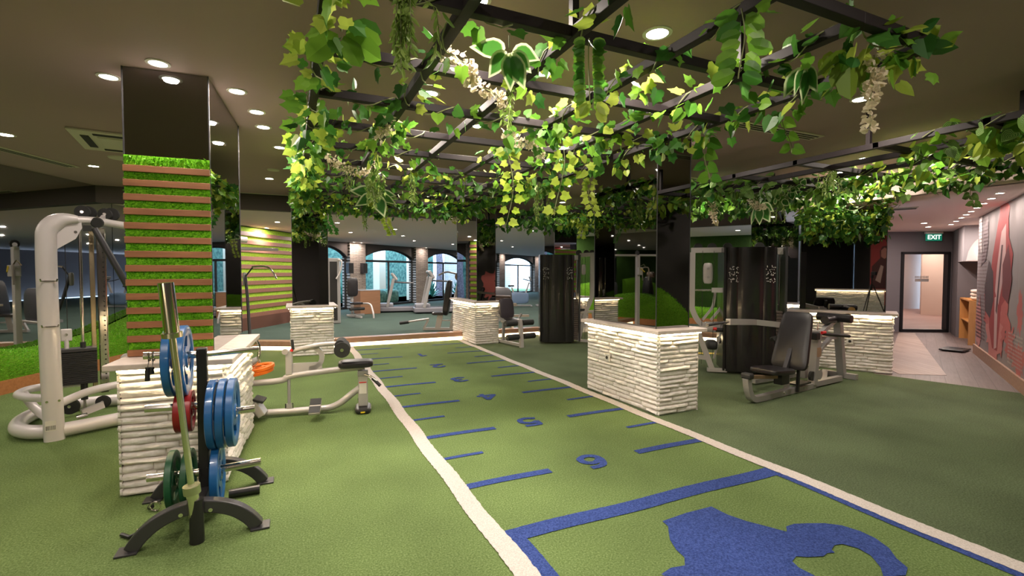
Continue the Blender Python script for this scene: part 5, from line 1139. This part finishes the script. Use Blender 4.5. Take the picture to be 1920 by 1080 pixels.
MB().beam((-.9, 0, .72), (.5, 0, .68), .06, .08).build('rail', M_GREYM, rm); MB().beam((-.9, .1, .45), (.9, .1, .38), .06, .06).build('rail', M_GREYM, rm)
MB().tube([(-.1, 0, .86), (.32, 0, .84)], .075, 16).build('foam_roller', mat('taupe_vinyl', (.10, .07, .065), .5), rm, smooth=True); MB().tube([(-.65, 0, .42), (-.35, 0, .42)], .07, 16).build('foam_roller', M_RUB, rm, smooth=True)
MB().beam((-.8, 0, 0), (-.5, 0, .7), .07, .07).build('leg', M_GREYM, rm); MB().beam((.4, 0, 0), (.3, 0, .7), .07, .07).build('leg', M_GREYM, rm); MB().pad((-.85, 0, 1.0), (.3, .1, .4), r=.4).build('backrest', mat('taupe_vinyl2', (.10, .075, .07), .5), rm, smooth=True)
MB().beam((-.85, .05, .7), (-.85, .05, .9), .04, .04).build('back_post', M_GREYM, rm)

# ------------------------------------------------------------------ chest press (near right)
cp = thing('chest_press_machine', 'grey steel press bench with tall black backrest in front of the long plinth', 'press machine', (4.81, 3.79, 0), math.atan2(.29, 2.33))
def cr(pts, nm_, a=.07, b=.07, m=M_GREYM, k=4, up=(0, 1, 0)): return MB().ribbon(smoothpath(pts, k) if len(pts) > 2 else pts, a, b, up).build(nm_, m, cp, bevel=.004)
cr([(-.16, 0, .30), (-.13, 0, .16), (-.06, 0, .06), (.08, 0, .038), (.5, 0, .04), (1.3, 0, .04)], 'curved_base')
cr([(1.3, 0, .055), (2.0, 0, .05)], 'base_rail'); MB().beam((1.55, .0, .04), (2.35, .35, .04), .07, .06).build('base_rail', M_GREYM, cp)
MB().box((-.15, 0, .325), (.09, .12, .07)).build('front_cap', M_RUB, cp, bevel=.02)
cr([(-.12, 0, .31), (.42, 0, .25)], 'seat_rail', .04, .06, mat('worn_brown_steel', (.28, .19, .12), .4, .5))
MB().pad((.36, .0, .335), (.46, .36, .075), r=.35, ry=math.radians(4)).build('seat', M_PAD, cp, smooth=True)
MB().pad((.83, 0, .65), (.38, .72, .08), rz=-PI/2, rx=0, ry=0, r=.25).build('backrest_tmp', M_PAD, cp, smooth=True)
bpy.data.objects.remove(bpy.data.objects['backrest_tmp'])
bk = MB(); bk.pad((0, 0, 0), (.40, .72, .085), r=.22, taper=.12)
bo = bk.build('backrest', M_PAD, cp, smooth=True); bo.matrix_local = Matrix.Translation((.80, 0, .66)) @ Matrix.Rotation(math.radians(17), 4, 'Y') @ Matrix(((0, 0, -1, 0), (-1, 0, 0, 0), (0, 1, 0, 0), (0, 0, 0, 1)))
cr([(.62, 0, .30), (.95, 0, .95)], 'back_support', .05, .05, M_DGREYM); MB().box((.55, 0, .22), (.16, .10, .14)).build('seat_bracket', M_BLACK, cp); MB().beam((.72, .03, .02), (.72, .03, .34), .05, .05).build('seat_post', M_GREYM, cp); MB().beam((.80, -.06, .03), (.82, -.06, .36), .03, .03).build('guide', M_BLACK, cp)
cr([(1.27, 0, .05), (1.36, 0, .74)], 'front_upright', .08, .09); cr([(1.62, .28, .05), (1.50, .25, .86)], 'rear_upright', .08, .08); cr([(2.28, .1, .04), (2.02, .05, .84)], 'side_upright', .09, .09)
MB().beam((2.3, .3, .04), (2.30, -.08, .04), .08, .07).build('rear_foot', M_GREYM, cp)
MB().beam((1.40, .02, .66), (2.05, .05, .90), .06, .05).build('roller_arm', M_GREYM, cp); MB().beam((1.40, 0, .46), (1.80, .05, .60), .05, .04).build('link_arm', M_GREYM, cp); MB().beam((1.45, .1, .62), (2.05, .08, .60), .05, .05).build('cross_bar', M_GREYM, cp)
MB().tube([(1.92, -.16, .875), (1.92, .26, .885)], .055, 18).build('foam_roller', M_PAD, cp, smooth=True)
MB().tube([(1.62, .03, .86), (2.32, .06, .86)], .052, 18).build('back_roller', M_PAD, cp, smooth=True); MB().tube([(2.32, .06, .86), (2.335, .06, .86)], .054, 18).build('roller_cap', mat('amber_plastic', (.45, .28, .08), .4), cp, smooth=True)
MB().cyl((1.42, -.05, .70), (1.95, -.12, .64), .022).build('grip_bar', M_RUB, cp, smooth=True); MB().box((1.26, -.02, .68), (.10, .10, .09)).build('pivot_block', M_BLACK, cp, bevel=.01)
MB().beam((.0, .35, .90), (.6, .38, .86), .06, .07).build('press_arm', M_SILV2, cp); MB().beam((.6, .38, .86), (1.25, .1, .78), .06, .07).build('press_arm', M_SILV2, cp); MB().cyl((-.42, .33, .885), (0, .35, .90), .016).build('press_handle', M_DGREYM, cp, smooth=True); MB().cyl((-.08, .35, .895), (0, .35, .90), .020).build('handle_collar', M_CHROME, cp)
MB().cyl((1.36, -.06, .72), (1.44, -.06, .72), .02).build('red_knob', M_REDL, cp); MB().tube([(1.28, -.04, .76), (1.30, -.04, .84), (1.34, -.04, .86)], .008, 8).build('lever', M_CHROME, cp)
for x, r in ((1.22, .06), (1.40, .065)): MB().tube([(x, -.03, .17), (x, -.0, .17)], r, 20).build('low_pulley', M_GREYM if x > 1.3 else M_RUB, cp, smooth=True)
MB().box((1.33, -.047, .47), (.10, .004, .12)).build('instruction_label', mat('label_brown', (.34, .22, .14), .5), cp)
MB().cyl((1.30, -.03, .2), (1.36, -.03, .7), .004, 6).build('cable', M_BLACK, cp)
MB().box((.95, 0, .11), (.30, .14, .02)).build('stop_plate', M_BLACK, cp)
MB().beam((.8, .5, .05), (2.0, .4, .05), .05, .05).build('side_rail', M_GREYM, cp)
MB().cyl((.85, .25, .65), (.95, .35, .62), .03).build('stop', M_RUB, cp)
for x, z in ((.55, -.0), (1.0, 0), (1.25, 0)): MB().cyl((x, -.036, .045), (x, -.045, .045), .012).build('bolt', M_CHROME, cp)

# ------------------------------------------------------------------ far room machines
def treadmill(label, org, ang, s=1.):
    t = thing('treadmill', label, 'treadmill', org, ang); t.scale = (s, s, s)
    MB().box((0, 0, .12), (1.9, .78, .16)).build('deck', mat('treadmill_grey', (.20, .195, .22), .4), t, bevel=.03)
    MB().box((.2, 0, .205), (1.45, .50, .01)).build('belt', M_RUB, t); MB().box((-.65, 0, .26), (.5, .6, .14)).build('motor_hood', mat('treadmill_hood', (.24, .24, .27), .4), t, bevel=.04)
    for s_ in (-1, 1): MB().beam((-.62, s_*.36, .2), (-.38, s_*.36, 1.25), .10, .06).build('upright', M_GREYM, t, bevel=.01); MB().tube([(-.42, s_*.36, 1.12), (.35, s_*.36, 1.08)], .025, 10).build('handrail', M_DGREYM, t, smooth=True)
    MB().box((-.36, 0, 1.32), (.10, .74, .34), ry=math.radians(-35)).build('console', M_GREYM, t, bevel=.04); MB().box((-.30, 0, 1.335), (.02, .5, .22), ry=math.radians(-35)).build('screen', mat('console_screen', (.16, .05, .045), .3), t); MB().box((-.28, 0, 1.13), (.08, .72, .05)).build('cross_bar', M_DGREYM, t)
    return t
treadmill('treadmill in front of the middle arched window, left of the two', (3.85, 18.2, 0), math.radians(-10))
treadmill('second treadmill to the right, nearer the stone pier', (5.0, 17.2, 0), math.radians(-8), 1.06)
treadmill('third treadmill partly hidden behind the upright seat machine', (6.9, 19.4, 0), math.radians(-10))
def seat_machine(label, org, ang, back=.55):
    t = thing('seated_machine', label, 'exercise machine', org, ang)
    MB().pad((0, 0, 1.0), (.36, .62, .10), rx=PI/2, r=.4).build('backrest_a', M_PAD, t, smooth=True)
    MB().pad((0, -.25, .48), (.36, .36, .08), r=.4).build('seat', M_PAD, t, smooth=True)
    MB().beam((0, .05, .0), (0, .05, 1.1), .06, .06).build('post', M_GREYM, t); MB().beam((0, -.6, .05), (0, .4, .05), .06, .06).build('base', M_SILV2, t)
    MB().tube(smoothpath([(.25, -.1, .45), (.35, -.5, .45), (.35, -.7, .2), (.35, -.75, .0)], 4), .03, 10).build('curved_leg', M_SILV2, t, smooth=True)
    MB().beam((-.3, -.2, .1), (.3, -.2, .1), .05, .05).build('cross_bar', M_GREYM, t); MB().tube([(-.25, -.3, .30), (.25, -.3, .30)], .05, 12).build('foam_roller', M_RUB, t)
    return t
seat_machine('machine seat with tall dark backrest beside the pale stone pier', (1.80, 16.5, 0), math.radians(20))
tp = thing('machine_shroud', 'tall grey machine column with curved handle at the left of the far opening', 'machine column', (1.10, 14.9, 0), 0)
MB().box((0, 0, .95), (.34, .4, 1.9)).build('housing', M_GREYM, tp, bevel=.03); MB().box((-.02, -.205, .95), (.2, .02, 1.7)).build('dark_window', M_BLACK, tp)
MB().tube(smoothpath([(.12, -.2, 1.85), (.2, -.3, 1.8), (.16, -.3, 1.5), (.05, -.3, 1.3)], 4), .025, 10).build('handle', M_SILV2, tp, smooth=True)
bx = thing('wooden_box', 'brown plywood box standing at the foot of the stone pier', 'box', (2.45, 17.9, 0), math.radians(15)); MB().box((0, 0, .42), (.75, .6, .84)).build('body', wood('ply', (.30, .15, .08), (.24, .12, .06)), bx, bevel=.01); MB().box((0, 0, .845), (.77, .62, .02)).build('lid', M_GREYM, bx)
for o_, l_ in ((-.16, 'left'), (.62, 'right')):
    p = ww(.95+o_, -.22); b_ = thing('wall_speaker', 'small dark wall speaker on the pale stone pier, %s one' % l_, 'speaker', (p.x, p.y, 1.45), math.atan2(WD.y, WD.x)); MB().box((0, 0, 0.2), (.26, .16, .42)).build('cabinet', M_DGREYM, b_, bevel=.01); MB().box((0, -.085, .2), (.2, .01, .34)).build('grille', M_RUB, b_)
# upright bench machine just behind the curb
ub = thing('incline_press_machine', 'grey machine with upright dark backrest just behind the far right plinth', 'exercise machine', (3.35, 11.9, 0), math.radians(-24.67))
MB().pad((.28, 0, .84), (.16, .36, .92), ry=math.radians(8), r=.4).build('backrest', M_PAD, ub, smooth=True)
MB().pad((.05, 0, .44), (.34, .30, .08), r=.4).build('seat', M_PAD, ub, smooth=True)
MB().beam((.02, 0, .05), (.10, 0, .46), .14, .05).build('front_post', M_GREYM, ub); MB().beam((.38, 0, .05), (.62, 0, 1.38), .12, .06).build('back_post', M_GREYM, ub); MB().beam((-.35, 0, .05), (1.0, 0, .04), .09, .06).build('base', M_GREYM, ub)
MB().cyl((-.75, 0, .22), (-.2, 0, .30), .025).build('foot_bar', M_SILV2, ub); MB().cyl((-.95, 0, .19), (-.72, 0, .22), .042).build('foot_grip', M_RUB, ub); MB().beam((-.33, 0, .06), (-.22, 0, .28), .05, .05).build('foot_post', M_GREYM, ub)
MB().tube([(.60, -.14, 1.38), (.60, .14, 1.38)], .12, 18).build('pivot_head', mat('tan_disc', (.28, .19, .14), .5), ub, smooth=True); MB().beam((.1, 0, .26), (.4, 0, .26), .03, .03).build('link', M_GREYM, ub)
MB().tube(smoothpath([(.6, -.1, 1.42), (.3, -.2, 1.50), (.1, -.3, 1.42)], 4), .022, 8).build('press_arm', M_GREYM, ub, smooth=True)
MB().pad((.95, .3, .80), (.16, .40, .85), ry=math.radians(-18), r=.5).build('side_pad', M_PAD, ub, smooth=True); MB().beam((.95, .3, .0), (.95, .3, .5), .05, .05).build('side_post', M_GREYM, ub)
def bike(label, org, ang):
    t = thing('exercise_bike', label, 'exercise bike', org, ang); bl = mat('bike_blue_grey', (.16, .24, .38), .4)
    MB().pad((0, 0, .38), (.8, .16, .5), r=.7).build('flywheel_cover', bl, t, smooth=True); MB().beam((-.2, 0, .4), (-.42, 0, 1.05), .07, .06).build('handle_post', M_SILV2, t); MB().beam((.2, 0, .4), (.34, 0, .85), .06, .06).build('seat_post', M_SILV2, t)
    MB().pad((.36, 0, .9), (.28, .2, .08), r=.6).build('saddle', M_PAD, t, smooth=True); MB().tube(smoothpath([(-.15, -.25, 1.2), (-.42, -.2, 1.12), (-.45, .2, 1.12), (-.15, .25, 1.2)], 3), .018, 8).build('handlebar', M_DGREYM, t, smooth=True)
    MB().box((-.45, 0, 1.22), (.05, .3, .2), ry=.4).build('console', M_GREYM, t, bevel=.02); MB().beam((-.5, -.25, .04), (-.5, .25, .04), .06, .05).build('foot', M_GREYM, t); MB().beam((.5, -.25, .04), (.5, .25, .04), .06, .05).build('foot', M_GREYM, t); MB().beam((-.5, 0, .06), (.5, 0, .06), .07, .06).build('base', M_GREYM, t)
    return t
bike('exercise bike before the bright far window, left of the pair', (8.9, 18.6, 0), math.radians(160)); bike('exercise bike before the bright far window, right of the pair', (10.2, 18.4, 0), math.radians(160)); 
rb = thing('rounded_machine_housing', 'dark grey rounded machine housing behind the leg extension', 'machine housing', (5.75, 13.6, 0), 0); MB().pad((0, 0, .52), (.95, .5, 1.04), r=.7).build('housing', mat('housing_grey', (.07, .068, .075), .5), rb, smooth=True); MB().box((0, 0, .04), (1.0, .6, .08)).build('base', M_GREYM, rb)
# yellow floor dashes beyond the tower
tag(flat([(6.6, 6.55), (7.3, 6.15), (7.35, 6.3), (6.65, 6.7)], .006).build('yellow_floor_strip', M_YEL), 'yellow strip on the dark turf behind the lat pulldown frame', 'floor mark')

# ------------------------------------------------------------------ hall things
ex = thing('exit_sign', 'green EXIT sign with white letters hanging above the glass door', 'exit sign', tuple(ew(1.62, -.12, 2.36)), math.atan2(ED.y, ED.x))
MB().box((0, 0, -.01), (.36, .03, .17)).build('sign_plate', M_SIGNG, ex, bevel=.004); MB().box((0, 0, .10), (.40, .06, .05)).build('lamp_housing', M_WPAINT, ex, bevel=.01); MB().cyl((0, 0, .12), (0, 0, .14), .02).build('hanger', M_WPAINT, ex)
tx = text_mesh('EXIT', .15, M_SIGNW, 'sign_letters', .003, .003); tx.parent = ex; tx.location = (0, -.018, -.01); tx.rotation_euler = (PI/2, 0, 0)
cc = thing('wooden_towel_cabinet', 'honey coloured wooden cabinet in the recess at the end of the hall', 'cabinet', tuple(mw(4.95, -.02)), math.atan2(MD.y, MD.x))
cm = wood('honey_wood', (.55, .25, .07), (.45, .19, .05), gs=(14, 14, 1)); 
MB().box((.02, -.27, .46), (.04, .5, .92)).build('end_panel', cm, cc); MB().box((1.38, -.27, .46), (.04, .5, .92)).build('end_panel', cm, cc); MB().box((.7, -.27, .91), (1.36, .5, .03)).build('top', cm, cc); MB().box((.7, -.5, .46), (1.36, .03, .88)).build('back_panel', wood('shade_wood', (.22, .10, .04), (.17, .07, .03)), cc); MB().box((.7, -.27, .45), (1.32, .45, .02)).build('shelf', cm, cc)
towel = None
for k, (dx, lab_) in enumerate(((.0, 'bottom towel of the folded stack on the honey wooden cabinet'), (.01, 'middle towel of the folded stack on the wooden cabinet'), (-.01, 'top towel of the folded stack on the wooden cabinet'))):
    p = mw(5.2+dx, -.26, .930+.07*k); o = MB().pad((0, 0, .034), (.42, .34, .068), r=.35).build('folded_towel', mat('cream_towel', (.75, .60, .48), .9, bump=.4, bscale=90), smooth=True); o.location = p; o.rotation_euler = (0, 0, math.atan2(MD.y, MD.x)); tag(o, lab_, 'towel')
scl = thing('floor_scale', 'flat black scale lying on the hall floor near the cabinet', 'scale', (11.45, 4.72, .0), math.radians(10)); MB().box((0, 0, .03), (.50, .36, .03)).build('platform', M_BLACK, scl, bevel=.012); MB().box((.12, 0, .048), (.10, .2, .006)).build('display', M_DGREYM, scl); MB().box((0, 0, .008), (.4, .28, .016)).build('feet', M_RUB, scl)
# mural print on the right wall
mu = thing('wall_mural', 'grey wall mural with a red and black boxer figure and halftone dots', 'mural', tuple(mw(0, .004)), math.atan2(MD.y, MD.x))
def mp(pts, col, nm_, y=.0, rgh=.6): return MB().add([(u, y, z) for u, z in pts], [tuple(range(len(pts)))]).build(nm_, mat(nm_+str(col[0]), col, rgh), mu)
# local x = u, +y into the room
RED = (.36, .045, .045); RED2 = (.52, .13, .12); DK = (.06, .035, .04); PK = (.62, .40, .38); GR = (.20, .15, .16)
mp([(-.5, .17), (0.5, .17), (.5, 2.5), (-.5, 2.5)], (.30, .26, .26), 'grey_field', .0005)
def blob(c, rx, rz, col, nm_, y, jag_=.15, n=40):
    pts = []
    for k in range(n):
        a = 2*PI*k/n; r = 1+random.uniform(-jag_, jag_); pts.append((c[0]+rx*math.cos(a)*r, c[1]+rz*math.sin(a)*r))
    m_ = MB(); m_.add([(c[0], y, c[1])]+[(u, y, z) for u, z in pts], [(0, 1+k, 1+(k+1) % n) for k in range(n)]); return m_.build(nm_, mat(nm_+str(round(col[0], 3)), col, .6), mu)
blob((1.55, 2.0), .42, .62, RED2, 'red_wash', .001, .2); blob((1.9, .9), .95, .62, RED2, 'red_wash', .0012, .2); blob((2.0, .55), .6, .42, (.60, .22, .20), 'red_wash', .0014, .25)
mp([(1.25, 2.49), (1.75, 2.49), (2.3, 1.75), (2.5, 1.2), (2.4, .6), (2.1, .3), (1.7, .3), (1.5, 1.0), (1.0, 1.2), (.85, 1.75), (1.15, 2.0)], RED, 'red_figure', .002)
mp([(1.35, 2.2), (1.65, 2.1), (1.9, 1.6), (2.0, 1.2), (1.7, 1.0), (1.5, 1.3), (1.3, 1.7)], PK, 'pale_arm', .003)
mp([(2.6, 1.7), (2.9, 1.25), (2.8, .85), (2.35, .75), (2.1, 1.05), (2.2, 1.5)], DK, 'dark_glove', .0032)
mp([(1.15, 1.9), (1.5, 1.6), (1.45, 1.15), (1.05, 1.05), (.85, 1.4)], (.16, .03, .035), 'dark_glove', .0034)
mp([(1.75, 1.15), (2.0, 1.1), (1.95, .3), (1.75, .35)], PK, 'pale_arm', .0036); mp([(1.50, 1.9), (1.62, 1.9), (1.9, .9), (1.8, .85)], (.10, .04, .045), 'dark_stripe', .004)
mp([(2.75, 2.35), (3.3, 2.2), (3.1, 1.9), (3.4, 1.6), (2.9, 1.7), (2.7, 2.0)], GR, 'grey_splash', .002); mp([(3.35, 2.49), (3.65, 2.49), (3.6, 2.0), (3.3, 1.8)], (.75, .68, .66), 'white_patch', .002)
blob((3.4, .6), .3, .42, (.58, .25, .23), 'pink_wash', .001, .25)
for (c, rx, rz) in (((.35, .95), .14, .30), ((.9, .55), .28, .22), ((.35, .38), .40, .18), ((-.4, .6), .3, .35), ((-1.4, .9), .5, .6)): blob(c, rx, rz, RED2, 'red_splatter', .0015, .35)
hd = MB()
for i in range(16):
    for j in range(34):
        u = 2.75+.065*i; z = .35+.062*j; r = .019*(1.1-.35*j/34)
        if u > 3.7: continue
        hd.add([(u+r*math.cos(2*PI*k/6), .005, z+r*math.sin(2*PI*k/6)) for k in range(6)], [tuple(range(6))])
hd.build('halftone_dots', mat('dot_dark', (.12, .05, .06), .6), mu)['kind'] = 'stuff'
hw = MB()
for i in range(14):
    for j in range(9):
        u = .15+.06*i; z = .26+.05*j; hw.add([(u+.016*math.cos(2*PI*k/6), .005, z+.016*math.sin(2*PI*k/6)) for k in range(6)], [tuple(range(6))])
hw.build('white_dots', mat('dot_pale', (.62, .52, .50), .6), mu)['kind'] = 'stuff'
# mural figure panel behind the viewer, seen in the wide mirror column

P8 = Vector((-2.75, .25, 0))
plinth('stone plinth left behind the viewer, seen only in the wide mirror column', P8, HP, 1.9, -HD, .5, 'f')
pc = thing('printed_column', 'dark column with a red fighter print behind the viewer, seen in the wide mirror column', 'column', (-3.25, -1.75, 0), math.atan2(-.879, .477))
MB().box((.40, -.20, 1.47), (.85, .3, 2.93)).build('column_body', M_DWALL, pc)
def cpoly(pts, col, nm_, y): return MB().add([(x, y, z) for x, z in pts], [tuple(range(len(pts)))]).build(nm_, mat(nm_+str(col[0]), col, .6), pc)
cpoly([(.0, .3), (.8, .3), (.8, 2.9), (.0, 2.9)], (.42, .05, .05), 'red_field', -.04)
cpoly([(.28, 2.0), (.26, 2.25), (.33, 2.42), (.46, 2.44), (.56, 2.30), (.54, 2.02), (.62, 1.9), (.78, 1.75), (.78, .9), (.05, .9), (.04, 1.7), (.2, 1.9)], (.10, .03, .03), 'dark_figure', -.036)
cpoly([(.30, 2.05), (.30, 2.28), (.40, 2.38), (.50, 2.28), (.49, 2.05), (.40, 1.97)], (.55, .22, .18), 'face', -.032); cpoly([(.15, 1.2), (.3, 1.75), (.38, 1.7), (.3, 1.1)], (.62, .40, .36), 'forearm', -.032)
tp_ = thing('camera_tripod', 'black photo tripod with camera, seen only as a reflection in the wide mirror column', 'tripod', (-.02, -.05, 0))
for a in (90, 210, 330):
    a = math.radians(a-24); MB().tube([(.42*math.cos(a), .42*math.sin(a), .0), (.03*math.cos(a), .03*math.sin(a), 1.12)], [.012, .018], 8).build('leg', M_BLACK, tp_)
MB().tube([(0, 0, .95), (0, 0, 1.34)], .018, 10).build('center_column', M_BLACK, tp_); MB().tube([(0, 0, 1.32), (0, 0, 1.40)], .035, 12).build('ball_head', M_BLACK, tp_)
MB().box((-.03, -.07, 1.455), (.14, .07, .10), rz=math.radians(-24.67)).build('camera_body', M_BLACK, tp_, bevel=.01)
